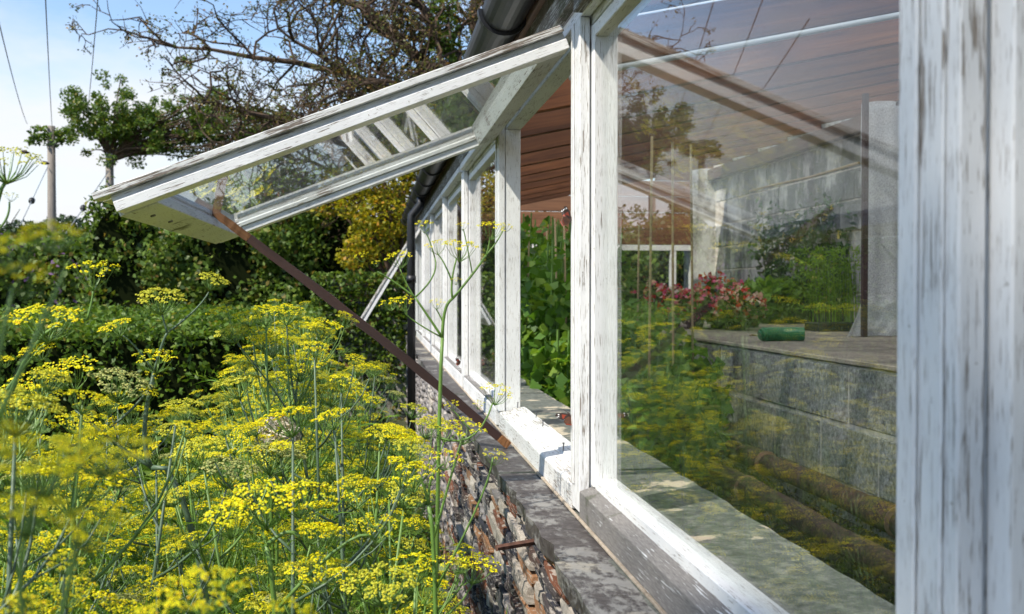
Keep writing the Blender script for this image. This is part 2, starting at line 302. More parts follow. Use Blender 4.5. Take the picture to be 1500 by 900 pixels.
M['wing_dark'] = simple('wing_dark', (0.03, 0.014, 0.01), 0.7); M['wing_red'] = simple('wing_red', (0.26, 0.03, 0.008), 0.6)
M['wing_brown'] = simple('wing_brown', (0.09, 0.032, 0.014), 0.7, nz=0.4, nscale=200); M['wing_white'] = simple('wing_white', (0.8, 0.8, 0.8), 0.6)

# ------------------------------------------------------------------ mesh helpers
class MB:
    def __init__(s): s.v = []; s.f = []; s.m = []
    def add(s, vs, fs, mi=0):
        o = len(s.v); s.v += [tuple(v) for v in vs]
        for f in fs: s.f.append(tuple(i + o for i in f)); s.m.append(mi)
    def box(s, x0, x1, y0, y1, z0, z1, mi=0):
        v = [(x, y, z) for x in (x0, x1) for y in (y0, y1) for z in (z0, z1)]
        s.add(v, [(0, 1, 3, 2), (4, 6, 7, 5), (0, 4, 5, 1), (2, 3, 7, 6), (0, 2, 6, 4), (1, 5, 7, 3)], mi); return s
    def tube(s, pts, rad, n=6, mi=0, caps=True):
        pts = [Vector(p) for p in pts]; k = len(pts)
        if not isinstance(rad, (list, tuple)): rad = [rad] * k
        vs = []; t0 = (pts[1] - pts[0]).normalized(); a = t0.orthogonal().normalized()
        for i in range(k):
            t = (pts[min(i + 1, k - 1)] - pts[max(i - 1, 0)]).normalized()
            a = (a - t * a.dot(t)); a = a.normalized() if a.length > 1e-6 else t.orthogonal().normalized(); b = t.cross(a)
            for j in range(n):
                an = 2 * math.pi * j / n; vs.append(pts[i] + (a * math.cos(an) + b * math.sin(an)) * rad[i])
        fs = [(i * n + j, i * n + (j + 1) % n, (i + 1) * n + (j + 1) % n, (i + 1) * n + j) for i in range(k - 1) for j in range(n)]
        if caps and n > 3: fs += [tuple(range(n))[::-1], tuple((k - 1) * n + j for j in range(n))]
        s.add(vs, fs, mi); return s
    def prism(s, prof, y0, y1, mi=0):                # profile in (x, z) extruded along y
        n = len(prof); vs = [(x, y0, z) for x, z in prof] + [(x, y1, z) for x, z in prof]
        s.add(vs, [(i, (i + 1) % n, n + (i + 1) % n, n + i) for i in range(n)] + [tuple(range(n))[::-1], tuple(range(n, 2 * n))], mi); return s
    def build(s, name, mats, parent=None, smooth=False, bevel=0.0, loc=None):
        me = bpy.data.meshes.new(name); me.from_pydata(s.v, [], s.f)
        mats = mats if isinstance(mats, (list, tuple)) else [mats]
        for m in mats: me.materials.append(m)
        if len(mats) > 1: me.polygons.foreach_set('material_index', s.m)
        bm = bmesh.new(); bm.from_mesh(me); bmesh.ops.recalc_face_normals(bm, faces=bm.faces)
        if bevel: bmesh.ops.bevel(bm, geom=bm.edges[:], offset=bevel, segments=1, affect='EDGES', clamp_overlap=True)
        bm.to_mesh(me); bm.free()
        if smooth: me.polygons.foreach_set('use_smooth', [True] * len(me.polygons))
        return link(name, me, parent, loc)
def link(name, me, parent=None, loc=None):
    o = bpy.data.objects.new(name, me); col.objects.link(o); o.parent = parent
    if loc: o.location = loc
    return o
def tag(o, label=None, cat=None, group=None, kind=None):
    for k, v in (('label', label), ('category', cat), ('group', group), ('kind', kind)):
        if v: o[k] = v
    return o
def empty(name, loc, label=None, cat=None, group=None, parent=None, rz=0):
    o = bpy.data.objects.new(name, None); col.objects.link(o); o.location = loc; o.rotation_euler = (0, 0, rz); o.empty_display_size = 0.1; o.parent = parent
    return tag(o, label, cat, group)
def box(name, m, parent, x0, x1, y0, y1, z0, z1, bevel=0.0015):
    c = ((x0 + x1) / 2, (y0 + y1) / 2, (z0 + z1) / 2)
    return MB().box(x0 - c[0], x1 - c[0], y0 - c[1], y1 - c[1], z0 - c[2], z1 - c[2]).build(name, m, parent, bevel=bevel, loc=c)
rng = np.random.default_rng(7); random.seed(7)
def quads(name, V, mats, parent=None, mi=None, loc=None):   # V: (n,4,3) leaf quads
    n = len(V); me = bpy.data.meshes.new(name); me.vertices.add(n * 4); me.loops.add(n * 4); me.polygons.add(n)
    me.vertices.foreach_set('co', np.asarray(V, np.float32).ravel()); me.loops.foreach_set('vertex_index', np.arange(n * 4, dtype=np.int32))
    me.polygons.foreach_set('loop_start', np.arange(0, n * 4, 4, dtype=np.int32)); me.polygons.foreach_set('loop_total', np.full(n, 4, np.int32))
    mats = mats if isinstance(mats, (list, tuple)) else [mats]
    for m in mats: me.materials.append(m)
    if mi is not None: me.polygons.foreach_set('material_index', np.asarray(mi, np.int32))
    me.update(calc_edges=True); return link(name, me, parent, loc)
def unit(a): return a / np.maximum(np.linalg.norm(a, axis=-1, keepdims=True), 1e-9)
def leaves(P, size, up=0.4, width=0.62, nrm=None, fold=0.15, jit=1.0):
    """leaf quads at points P: random direction, normals biased to nrm (or up)"""
    n = len(P); P = np.asarray(P, float); size = np.broadcast_to(size, (n,)) * rng.uniform(0.65, 1.25, n)
    base = np.array([0, 0, 1.0]) if nrm is None else nrm
    nn = unit(unit(rng.normal(size=(n, 3))) * jit + base * up * 1.6); d = unit(np.cross(nn, rng.normal(size=(n, 3)))); s = np.cross(nn, d)
    h = size[:, None]
    a = P - d * h * 0.5; c = P + d * h * 0.5; mid = P - d * h * 0.06 + nn * h * fold
    return np.stack([a, mid + s * h * width * 0.5, c, mid - s * h * width * 0.5], 1)

# ------------------------------------------------------------------ ground
g = MB(); nx = 40
xs = np.concatenate([[-400, -120, -50], np.linspace(-20, 20, nx), [50, 120, 400]]); ys = np.concatenate([[-60], np.linspace(-6, 34, nx), [60, 140, 600]])
vv = [(x, y, 0.03 * math.sin(x * 1.3) * math.cos(y * 0.9)) for x in xs for y in ys]; ny = len(ys)
g.add(vv, [(i * ny + j, (i + 1) * ny + j, (i + 1) * ny + j + 1, i * ny + j + 1) for i in range(len(xs) - 1) for j in range(ny - 1)])
tag(g.build('ground', M['ground']), kind='structure')

# ------------------------------------------------------------------ stone wall carrying the glazing
Y0W, Y1W = -1.2, 9.95
wall = empty('stone_wall', (0.5, 4.4, 0), 'low rubble stone wall with slate coping under the greenhouse windows', 'wall')
def child_box(name, m, parent, *a, bevel=0.0015):
    o = box(name, m, None, *a, bevel=bevel); o.parent = parent; o.matrix_parent_inverse = Matrix.Translation(parent.location).inverted(); return o
def adopt(o, parent): o.parent = parent; o.matrix_parent_inverse = Matrix.Translation(parent.location).inverted(); return o
child_box('mortar_core', M['mortar'], wall, 0.332, 0.72, Y0W, Y1W, -0.1, 1.018)
def stone_mesh(k):
    r = random.Random(k); bm = bmesh.new(); bmesh.ops.create_cube(bm, size=1.0); bmesh.ops.subdivide_edges(bm, edges=bm.edges[:], cuts=1, use_grid_fill=True)
    for v in bm.verts:
        c = sum(abs(x) > 0.4 for x in v.co); f = {3: 0.90, 2: 0.97, 1: 1.0, 0: 1.0}[c]
        v.co = Vector((v.co.x * f, v.co.y * (0.5 + f / 2), v.co.z * f)) + Vector([r.uniform(-0.045, 0.045) for _ in range(3)])
    me = bpy.data.meshes.new('stone'); bm.to_mesh(me); bm.free(); me.materials.append(M['stone']); return me
SM = [stone_mesh(k) for k in range(7)]
stones = []; z = 1.012
r = random.Random(3)
while z > 0.02:
    h = r.uniform(0.012, 0.042); y = Y0W + r.uniform(0, 0.2)
    while y < Y1W - 0.1:
        l = r.uniform(0.06, 0.30) * (0.7 + h * 10); hh = h * r.uniform(0.75, 1.1)
        stones.append((y + l / 2, z - h / 2 + r.uniform(-.004, .004), l, hh, r.uniform(0.310, 0.324), r.uniform(-0.05, 0.05))); y += l + r.uniform(0.004, 0.014)
    z -= h + 0.006
def st_area(s):
    if s[0] < 1.1: return -1
    x, y, d = proj((0.31, s[0], s[1]))
    return s[2] * s[3] / d ** 3 if y < 930 else -1
stones.sort(key=st_area, reverse=True)
SV = [np.array([v.co[:] for v in me.vertices]) for me in SM]; SF = [[tuple(p.vertices) for p in me.polygons] for me in SM]
rest = MB()
for i, (y, z, l, h, xf, tl) in enumerate(stones):
    dx = 0.09; k = i % 7
    if i < 300:
        o = link('stone', SM[k], wall); o.matrix_parent_inverse = Matrix.Translation(wall.location).inverted()
        o.location = (xf + dx / 2, y, z); o.scale = (dx, l * 1.03, h * 1.12); o.rotation_euler = (tl * 0.5, 0, tl * 0.3)
    else: rest.add(SV[k] * np.array([dx, l * 1.03, h * 1.12]) + np.array([xf + dx / 2, y, z]), SF[k])
o = rest.build('small_stones', M['stone'], None, smooth=True); adopt(o, wall); o['kind'] = 'stuff'
# slate coping slabs with broken outer edges
yb = [-1.2, -0.1, 0.78, 1.62, 2.43, 3.42, 4.3, 5.35, 6.3, 7.2, 8.3, 9.2, 9.98]
for i in range(len(yb) - 1):
    a, b = yb[i] + 0.003, yb[i + 1] - 0.003; n = 14; dz = r.uniform(-0.003, 0.003); off = r.uniform(-0.006, 0.008)
    mb = MB(); top = []; bot = []
    for j in range(n + 1):
        y = a + (b - a) * j / n; e = 0.298 + off + r.uniform(-0.004, 0.004) + (0.012 if r.random() < 0.1 else 0)
        top.append([(e, y, 1.05 + dz), (e + .09, y, 1.05 + dz + r.uniform(-.001, .001)), (0.46, y, 1.048), (0.735 + r.uniform(-.004, .004) + off, y, 1.05 + dz)])
        bot.append([(e + r.uniform(-.003, .006), y, 1.014), (0.73, y, 1.014)])
    vs = []; fs = []
    for j in range(n + 1): vs += top[j] + bot[j]
    for j in range(n):
        p = j * 6; q = p + 6
        fs += [(p, p + 1, q + 1, q), (p + 1, p + 2, q + 2, q + 1), (p + 2, p + 3, q + 3, q + 2), (p + 3, p + 5, q + 5, q + 3), (p + 5, p + 4, q + 4, q + 5), (p + 4, p, q, q + 4)]
    fs += [(0, 4, 5, 3, 2, 1), tuple(n * 6 + k for k in (0, 1, 2, 3, 5, 4))]
    mb.add(vs, fs)
    me_o = mb.build('coping_slab', [M['slate'], M['slate_in']]); adopt(me_o, wall)
    for p in me_o.data.polygons:
        if p.center.x > 0.40: p.material_index = 1
tag(MB().tube([pZ(727, 803, 1.012), (0.345, 1.915, 1.012)], [0.0065, 0.0075], 6).build('iron_spike', M['iron']), 'rusty iron spike sticking out of the stone wall under the coping', 'spike')

# ------------------------------------------------------------------ greenhouse
gh = empty('greenhouse', (0.5, 4.4, 1.05), 'lean-to greenhouse with peeling white window frames and timber rafters', 'greenhouse')
def G(name, m, *a, bevel=0.0015): return child_box(name, m, gh, *a, bevel=bevel)
def sub(name, m, parent, *a, bevel=0.0015):
    o = box(name, m, None, *a, bevel=bevel); o.parent = parent; o.matrix_parent_inverse = parent.matrix_world.inverted() if False else Matrix.Translation(Vector(parent.location)).inverted(); return o
PF = [0.717 + 1.281 * k for k in range(-1, 8)]           # far edge of each post's cover board
PW = 0.078
posts = []
for k, yf in enumerate(PF):
    zt = 2.035
    if k <= 1:                                            # nearest post: moulded in three bands
        p = G('post', M['paint_worn_z'], 0.4, 0.4205, yf - PW, yf, 1.06, zt)
        sub('moulding', M['paint_worn_z'], p, 0.396, 0.4, yf - 0.028, yf - 0.003, 1.106, zt)
        sub('moulding', M['paint_worn_z'], p, 0.397, 0.4, yf - 0.062, yf - 0.036, 1.106, zt)
    else:
        p = G('post', M['paint_worn_z'] if k == 2 else M['paint_z'], 0.4, 0.4205, yf - PW, yf, 1.06 if k == 2 else 1.106, zt)
        sub('moulding', M['paint_z'], p, 0.397, 0.4, yf - 0.03, yf - 0.004, 1.108, zt)
    sub('post_core', M['paint_clean_z'] if k == 3 else M['paint_z'], p, 0.4225, 0.472, yf - PW + 0.004, yf - 0.004, 1.05, 2.02)
    posts.append(p)
def fixed_window(k, ya, yb):
    wdw = empty('window', (0.44, (ya + yb) / 2, 1.1)); adopt(wdw, gh)
    inv = Matrix.Translation(wdw.location).inverted()
    def s(name, m, *a):
        o = box(name, m, None, *a); o.parent = wdw; o.matrix_parent_inverse = inv; return o
    s('stile', M['paint_z'], 0.4235, 0.47, ya, ya + 0.026, 1.114, 2.018); s('stile', M['paint_z'], 0.4235, 0.47, yb - 0.026, yb, 1.114, 2.018)
    s('bottom_rail', M['paint_y'], 0.4265, 0.4695, ya + 0.026, yb - 0.026, 1.106, 1.131); s('top_rail', M['paint_y'], 0.4245, 0.4695, ya + 0.026, yb - 0.026, 1.992, 2.018)
    s('pane', M['glass'], 0.4385, 0.4425, ya + 0.018, yb - 0.018, 1.122, 2.0)
for k in range(len(PF) - 1):
    ya, yb2 = PF[k] - 0.002, PF[k + 1] - PW + 0.002
    if k not in (2, 7): fixed_window(k, ya, yb2)
    # sill board of the bay
    mb = MB(); mb.prism([(0.40, 1.051), (0.40, 1.103), (0.408, 1.106), (0.4265, 1.112), (0.4735, 1.118), (0.4735, 1.051)] if k != 2 else
                        [(0.40, 1.051), (0.40, 1.099), (0.404, 1.104), (0.445, 1.110), (0.446, 1.116), (0.486, 1.120), (0.486, 1.051)],
                        PF[k] - 0.001 if k != 2 else PF[k] + 0.001, PF[k + 1] - PW - 0.001)
    o = mb.build('sill', M['paint_bare_y'] if k in (0, 1) else M['paint_worn_y'] if k != 2 else M['paint_sill_y'], None, bevel=0.001); adopt(o, gh)
    if k >= 3:
        o = G('sill_board', M['paint_bare_y'], 0.4015, 0.4255, PF[k] + 0.002, PF[k + 1] - PW - 0.003, 1.1085, 1.1135)
adopt(box('putty_line', M['bench_edge'], None, 0.3935, 0.3995, Y0W, 9.7, 1.0495, 1.0545, bevel=.001), gh)
adopt(box('head_trim', M['paint_y'], None, 0.402, 0.4225, Y0W, 9.75, 2.0365, 2.062), gh)
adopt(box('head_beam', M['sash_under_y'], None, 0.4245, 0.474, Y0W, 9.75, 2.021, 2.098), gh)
adopt(box('lower_fascia', M['paint_grey_y'], None, 0.382, 0.404, Y0W, 9.8, 2.0665, 2.118), gh)
adopt(box('fascia', M['paint_grey_y'], None, 0.392, 0.41, Y0W, 9.8, 2.12, 2.165), gh)
adopt(box('upper_fascia', M['brown_board_y'], None, 0.380, 0.398, Y0W, 9.8, 2.168, 2.225), gh)
# weathered drip boards above the fixed bays
for k in range(len(PF) - 1):
    if k in (2,): continue
    adopt(box('drip_board', M['paint_grey_y'] if k < 2 else M['paint_y'], None, 0.383, 0.4015, PF[k] - 0.03, PF[k + 1] - PW - 0.02, 2.036, 2.063), gh)
# gutter: open half-round channel with brackets
GX, GZ, GR = 0.325, 2.203, 0.056
gm = MB(); seg = 14; ring_o = [(GX + GR * math.cos(math.pi + math.pi * j / seg), GZ + GR * math.sin(math.pi + math.pi * j / seg)) for j in range(seg + 1)]
ring_i = [(GX + (GR - .004) * math.cos(math.pi + math.pi * j / seg), GZ + (GR - .004) * math.sin(math.pi + math.pi * j / seg)) for j in range(seg, -1, -1)]
gm.prism(ring_o + ring_i, Y0W, 9.9); gut = gm.build('gutter', M['gutter'], None, smooth=False); adopt(gut, gh)
for j in range(18):
    y = -0.6 + j * 0.62; bm_ = MB()
    ro = [(GX + (GR + .010) * math.cos(math.pi + math.pi * t / seg), GZ + (GR + .010) * math.sin(math.pi + math.pi * t / seg)) for t in range(seg + 1)]
    ri = [(GX + (GR + .0008) * math.cos(math.pi + math.pi * t / seg), GZ + (GR + .0008) * math.sin(math.pi + math.pi * t / seg)) for t in range(seg, -1, -1)]
    bm_.prism(ro + ri, y - 0.014, y + 0.014); o = bm_.build('gutter_bracket', M['gutter'], None); o.parent = gut; o.matrix_parent_inverse = gut.matrix_parent_inverse @ Matrix()
    o.matrix_parent_inverse = Matrix.Identity(4)
dp = MB().tube([(GX, 7.0, 2.15), (GX, 7.0, 2.10), (0.262, 7.0, 2.02), (0.258, 7.0, 1.96), (0.258, 7.0, 0.0)], 0.029, 14).build('downpipe', M['gutter'], None, smooth=True); adopt(dp, gh)
for z in (1.55, 0.6): o = MB().tube([(0.258, 7.0, z), (0.258, 7.0, z + .05)], 0.034, 14).build('pipe_clip', M['gutter'], None, smooth=True); o.parent = dp
# roof: rafters and roof panes
TS = 0.213; ca = math.sqrt(1 + TS * TS); XB = 3.4
RY = [2.82 + 0.635 * k for k in range(-6, 11)]
def zr(x): return 2.1 + TS * (x - 0.47)
for i, y in enumerate(RY):
    mb = MB(); x0, x1 = 0.475, XB - 0.002; d = 0.125; th = 0.05
    ln = (x1 - x0) * ca; mb.box(0, ln, -th / 2, th / 2, 0, d)
    o = mb.build('rafter', M['rafter'], None, bevel=0.003); o.location = (x0, y, zr(x0)); o.rotation_euler = (0, -math.atan(TS), 0); adopt(o, gh)
    if i < len(RY) - 1:
        for j in range(3):
            l0 = -0.16 + j * 1.1; l1 = min(l0 + 1.16, ln + 0.02)
            mb = MB().box(l0, l1, 0.004, 0.635 - 0.004, d + 0.006 + j * 0.0062, d + 0.0105 + j * 0.0062)
            o = mb.build('roof_pane', [M['glass'], M['roof_glass']], None); o.location = (x0, y, zr(x0)); o.rotation_euler = (0, -math.atan(TS), 0)
            for p_ in o.data.polygons: p_.material_index = 1 if p_.normal.z < -.5 else 0
            adopt(o, gh)
o = MB().tube([(0.55, 2.79, zr(.55) - .012), (3.3, 2.79, zr(3.3) - .012)], 0.009, 8).build('conduit', simple('conduit_pvc', (0.6, 0.64, 0.68), 0.4), None, smooth=True); adopt(o, gh)
# far gable: boarded above, white framed lights below
YE = 9.70
bw = 0.16
for j in range(6):
    z0 = 1.955 + j * bw; xa = max(0.475, 0.47 + (z0 - 2.1) / TS)
    if xa > 3.3: break
    G('gable_board', M['gable_board'], xa, XB, YE + 0.003 * (j % 2), YE + 0.025 + 0.003 * (j % 2), z0 + 0.002, z0 + bw - 0.002)
G('gable_transom', M['paint_y'], 0.475, 3.16, YE - 0.01, YE + 0.05, 1.895, 1.95)
for x in (0.475, 1.05, 1.66, 2.3, 2.95): G('gable_mullion', M['paint_z'], x, x + 0.06, YE - 0.008, YE + 0.048, 1.05, 1.893)
for a, b in ((0.535, 1.05), (1.11, 1.66), (1.72, 2.3), (2.36, 2.95)): G('gable_pane', M['glass'], a, b, YE + 0.02, YE + 0.024, 1.05, 1.893)
G('gable_pier', M['render_wall'], 3.17, XB + 0.1, YE - 0.03, YE + 0.25, 0, 2.72)
G('gable_wall', M['block'], 0.75, 3.165, YE - 0.02, YE + 0.2, 0, 1.046)
# limewashed block back wall
bw_root = adopt(empty('back_wall', (XB + 0.1, 5, 0)), gh)
bi = Matrix.Translation(bw_root.location).inverted()
o = box('wall_core', M['mortar'], None, XB + 0.008, XB + 0.2, -1.2, YE + 0.25, 0, 2.86); o.parent = bw_root; o.matrix_parent_inverse = bi
BM = {}
def block_mesh(key, dx, l, h, m):
    if key not in BM:
        b = MB().box(-dx / 2, dx / 2, -l / 2, l / 2, -h / 2, h / 2).build('block', m, None, bevel=0.006); BM[key] = b.data; bpy.data.objects.remove(b)
    return BM[key]
for c in range(8):
    z = 1.247 + 0.1125 + c * 0.225; y = 2.0 + (c % 2) * 0.225
    if z > 2.8: break
    while y < YE - 0.2:
        o = link('block', block_mesh('w', 0.1, 0.438, 0.213, M['block_white']), bw_root); o.matrix_parent_inverse = bi; o.location = (XB + 0.05 + r.uniform(-.004, .004), y, z); y += 0.45

wp = box('wall_plate', M['brown_board_y'], None, XB - 0.075, XB - 0.003, -1.2, YE - .03, 2.60, 2.705); adopt(wp, gh)
# sashes ------------------------------------------------------------
def make_sash(yn, yf, hinge, ang, label_part):
    W = yf - yn; Ls = 0.955
    s = bpy.data.objects.new('awning_sash', None); col.objects.link(s); s.empty_display_size = .1
    d = Vector((-math.cos(ang), 0, -math.sin(ang))); n = Vector((-math.sin(ang), 0, math.cos(ang)))
    mw = Matrix(((d.x, 0, n.x, hinge[0]), (0, -1, 0, yf), (d.z, 0, n.z, hinge[1]), (0, 0, 0, 1)))
    s.matrix_basis = mw; s.parent = gh; s.matrix_parent_inverse = Matrix.Translation(gh.location).inverted(); s['label'] = label_part
    # local: x outwards from hinge, y from far side to near side, z up; outer (weather) side is z up
    def pb(name, m, *bxs, bevel=0.0012):
        mb = MB()
        for b in bxs: mb.box(*b)
        return mb.build(name, m, s, bevel=bevel)
    for side in (0, 1):
        def yy(a, b): return (W - b, W - a) if side else (a, b)
        st = pb('stile', M['paint_x'], (0.0, Ls - 0.006, *yy(0.0, 0.052), 0.0, 0.0205))
        a = pb('outer_moulding', M['paint_worn_x'], (0.0, Ls - 0.004, *yy(0.011, 0.050), 0.0207, 0.0345)); a.parent = st
        a = pb('outer_moulding', M['paint_peel_x'], (0.0, Ls + 0.024, *yy(-0.005, 0.044), 0.0347, 0.0485)); a.parent = st
        a = pb('glazing_bead', M['paint_bead_x'], (0.062, Ls - 0.09, *yy(0.0502, 0.058), 0.0213, 0.0335)); a.parent = st
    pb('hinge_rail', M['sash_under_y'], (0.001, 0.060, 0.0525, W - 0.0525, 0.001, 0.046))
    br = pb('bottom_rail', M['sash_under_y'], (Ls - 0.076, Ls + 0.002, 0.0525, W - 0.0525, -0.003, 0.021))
    a = pb('drip_moulding', M['paint_worn_y'], (Ls - 0.07, Ls - 0.003, 0.0525, W - 0.0525, 0.0212, 0.0345)); a.parent = br
    a = pb('drip_moulding', M['paint_worn_y'], (Ls - 0.074, Ls + 0.022, 0.0525, W - 0.0525, 0.0347, 0.048)); a.parent = br
    for yk in (W * 0.72, W * 0.86):
        a = MB().tube([(Ls - 0.035, yk, -0.0065), (Ls - 0.035, yk, 0.002)], 0.0055, 10).build('screw_head', M['nail'], s); a.parent = br
    pb('pane', M['sash_glass'], (0.05, Ls - 0.07, 0.045, W - 0.045, 0.0337, 0.0345), bevel=0)
    return s
HX, HZ = 0.396, 1.993
make_sash(1.999, 3.298, (HX, HZ), R(21.2), 'wide open window sash held up by a dark wooden prop')
make_sash(8.42, 9.66, (HX, HZ + 0.02), R(59), 'far window sash standing ajar beyond the downpipe')

# prop stick
a = pZ(757, 654, 1.052); a = Vector((0.378, a.y - 0.02, 1.058)); e = pY(305, 305, 2.83)
pr = empty('prop_stick', a, 'dark brown wooden prop stick holding the open sash, splintered at its top', 'prop stick')
dv = (e - a); Lp = dv.length; q = dv.to_track_quat('X', 'Z')
def stick(name, m, t0, t1, w0, w1, taper=1.0, par=pr):
    mb = MB(); n = 16; vs = []
    rr_ = random.Random(int(t0 * 100))
    for i in range(n + 1):
        t = t0 + (t1 - t0) * i / n; f = 1 - (1 - taper) * max(0, (i / n - 0.4)) / 0.6; jj = 0.0012
        for sy, sz in ((-1, -1), (1, -1), (1, 1), (-1, 1)): vs.append((t * Lp, sy * w0 * f / 2 + rr_.uniform(-jj, jj), sz * w1 * f / 2 + rr_.uniform(-jj, jj) + 0.012 * math.sin(t * math.pi)))
    fs = [(i * 4 + j, i * 4 + (j + 1) % 4, (i + 1) * 4 + (j + 1) % 4, (i + 1) * 4 + j) for i in range(n) for j in range(4)] + [(3, 2, 1, 0), tuple(n * 4 + k for k in range(4))]
    mb.add(vs, fs); o = mb.build(name, m, par); o.rotation_mode = 'QUATERNION'; o.rotation_quaternion = q; return o
stick('shaft', M['prop'], 0.035, 0.87, 0.018, 0.024); stick('splintered_end', M['prop_raw'], 0.8702, 1.035, 0.0172, 0.022, 0.7); stick('worn_foot', M['prop_raw'], 0.0, 0.0348, 0.0172, 0.022)

# nails standing on the open sill
for (x, y), wd in zip(((758, 593), (785, 608), (795, 620), (825, 655)), ('nearest the inner post', 'standing beside the second', 'third along', 'closest to the butterfly post')):
    p = pZ(x, y + 5, 1.117); nm = empty('nail', p, 'short steel nail on the white sill, ' + wd, 'nail', 'nails standing on the open sill')
    MB().tube([(0, 0, -0.004), (0.001, 0, 0.017)], 0.0016, 6).build('shank', M['nail'], nm); MB().tube([(0.001, 0, 0.017), (0.001, 0, 0.0185)], 0.0034, 8).build('head', M['nail'], nm)

# ------------------------------------------------------------------ inside: bench, pipes, floor
fl = box('greenhouse_floor', M['soil'], None, 0.725, 1.73, -1.2, YE - 0.03, 0.0, 0.655, bevel=0); fl['kind'] = 'structure'
bench = empty('block_bench', (2.5, 5, 0), 'raised grey concrete block bench along the back of the greenhouse', 'bench')
BI = Matrix.Translation(bench.location).inverted()
def bch(o): o.parent = bench; o.matrix_parent_inverse = BI; return o
bch(box('bench_fill', M['mortar'], None, 1.7255, XB - 0.002, 1.2, YE - 0.04, 0, 1.222)); bch(box('bench_slab', M['bench_top'], None, 1.724, XB - 0.004, 1.2, YE - 0.04, 1.2245, 1.247, bevel=0.004))
bch(box('slab_nosing', M['bench_edge'], None, 1.7115, 1.7235, 1.2, YE - 0.04, 1.2285, 1.246, bevel=0.003))
for c in range(5):
    z = 1.1125 - c * 0.225; y = 1.3 + (c % 2) * 0.225 + 0.12
    while y < YE - 0.3:
        o = link('block', block_mesh('b', 0.11, 0.436, 0.211, M['block']), None); bch(o); o.location = (1.72 + 0.055 + r.uniform(-.003, .003), y, z); y += 0.45
for (x, z, lab) in ((1.60, 0.785, 'rusty heating pipe lying against the block bench'), (1.40, 0.745, 'mossy rusty heating pipe nearer the slate ledge')):
    root = empty('heating_pipe', (x, 5, z), lab, 'pipe', 'heating pipes')
    n = 60; pts = [(r.uniform(-.003, .003), -3.6 + 7.9 * i / n, 0.006 * math.sin(i * .5)) for i in range(n + 1)]
    MB().tube(pts, [0.041 + r.uniform(-.0025, .0025) for _ in pts], 16).build('pipe', M['pipe'], root, smooth=True)
    for y in ((-2.05, -1.0, 0.35, 2.0) if x > 1.5 else (-1.3, 0.2, 1.9)):
        MB().tube([(0, y - .09, 0), (0, y + .09, 0)], 0.047, 18).build('socket', M['pipe'], root, smooth=True)
        MB().tube([(0, y - .097, 0), (0, y - .0905, 0)], 0.052, 18).build('collar', simple('collar_rust', (0.26, 0.14, 0.085), .8, nz=.4), root, smooth=True)
for i in range(26):
    y = r.uniform(1.4, 4.6); x = r.uniform(0.82, 1.25); s_ = r.uniform(0.02, 0.05); me = SM[i % 7]
    o = link('rubble_stone', me, None, (x, y, 0.655 + s_ * 0.3)); o.scale = (s_ * 1.6, s_ * 2, s_); o.rotation_euler = (0, 0, r.uniform(0, 3))
    tag(o, 'small loose stone on the greenhouse floor below the ledge', 'stone', 'loose stones on the greenhouse floor')
# moss on floor and pipes
nm = 7000; P = np.stack([rng.uniform(0.76, 1.70, nm), rng.uniform(1.2, 5.5, nm), np.full(nm, 0.66)], 1)
k = rng.random(nm) < 0.3; P[k, 0] = np.where(rng.random(k.sum()) < .5, 1.60, 1.40) + rng.normal(0, .03, k.sum()); P[k, 2] = 0.66 + rng.uniform(0, .07, k.sum())
M['moss'] = leaf_mat('moss', [(0, (0.05, 0.05, 0.012)), (0.7, (0.13, 0.115, 0.025)), (1, (0.2, 0.16, 0.05))], 0.2)
tag(quads('moss', leaves(P, 0.016, up=0.3), M['moss']), 'olive moss and litter over the greenhouse floor', 'moss', kind='stuff')

# green plastic coil
p = pZ(1146, 500, 1.247); ob = empty('plastic_coil', (p.x, p.y, 1.247), 'green ribbed plastic tube lying on the concrete bench', 'tube')
mb = MB(); pts = []; rad = []
for i in range(45): pts.append((-0.112 + 0.224 * i / 44, 0.02 * math.sin(i * .07), 0.034)); rad.append(0.033 + 0.0022 * (i % 2) - (0.006 if i < 3 else 0))
mb.tube(pts, rad, 16); mb.build('ribbed_tube', M['green_plastic'], ob)
mb = MB(); mb.tube([(-0.118, 0.0, 0.030), (-0.112, 0.0, 0.032)], 0.022, 12); mb.build('tube_end', M['green_plastic'], ob)
p = pZ(1103, 493, 1.247); tag(MB().tube([(p.x - .02, p.y, 1.252), (p.x, p.y + .01, 1.255), (p.x + .025, p.y - .005, 1.252)], [0.003, 0.006, 0.004], 6).build('wood_scrap', M['bamboo']), 'pale wood scrap on the bench beside the green tube', 'scrap')

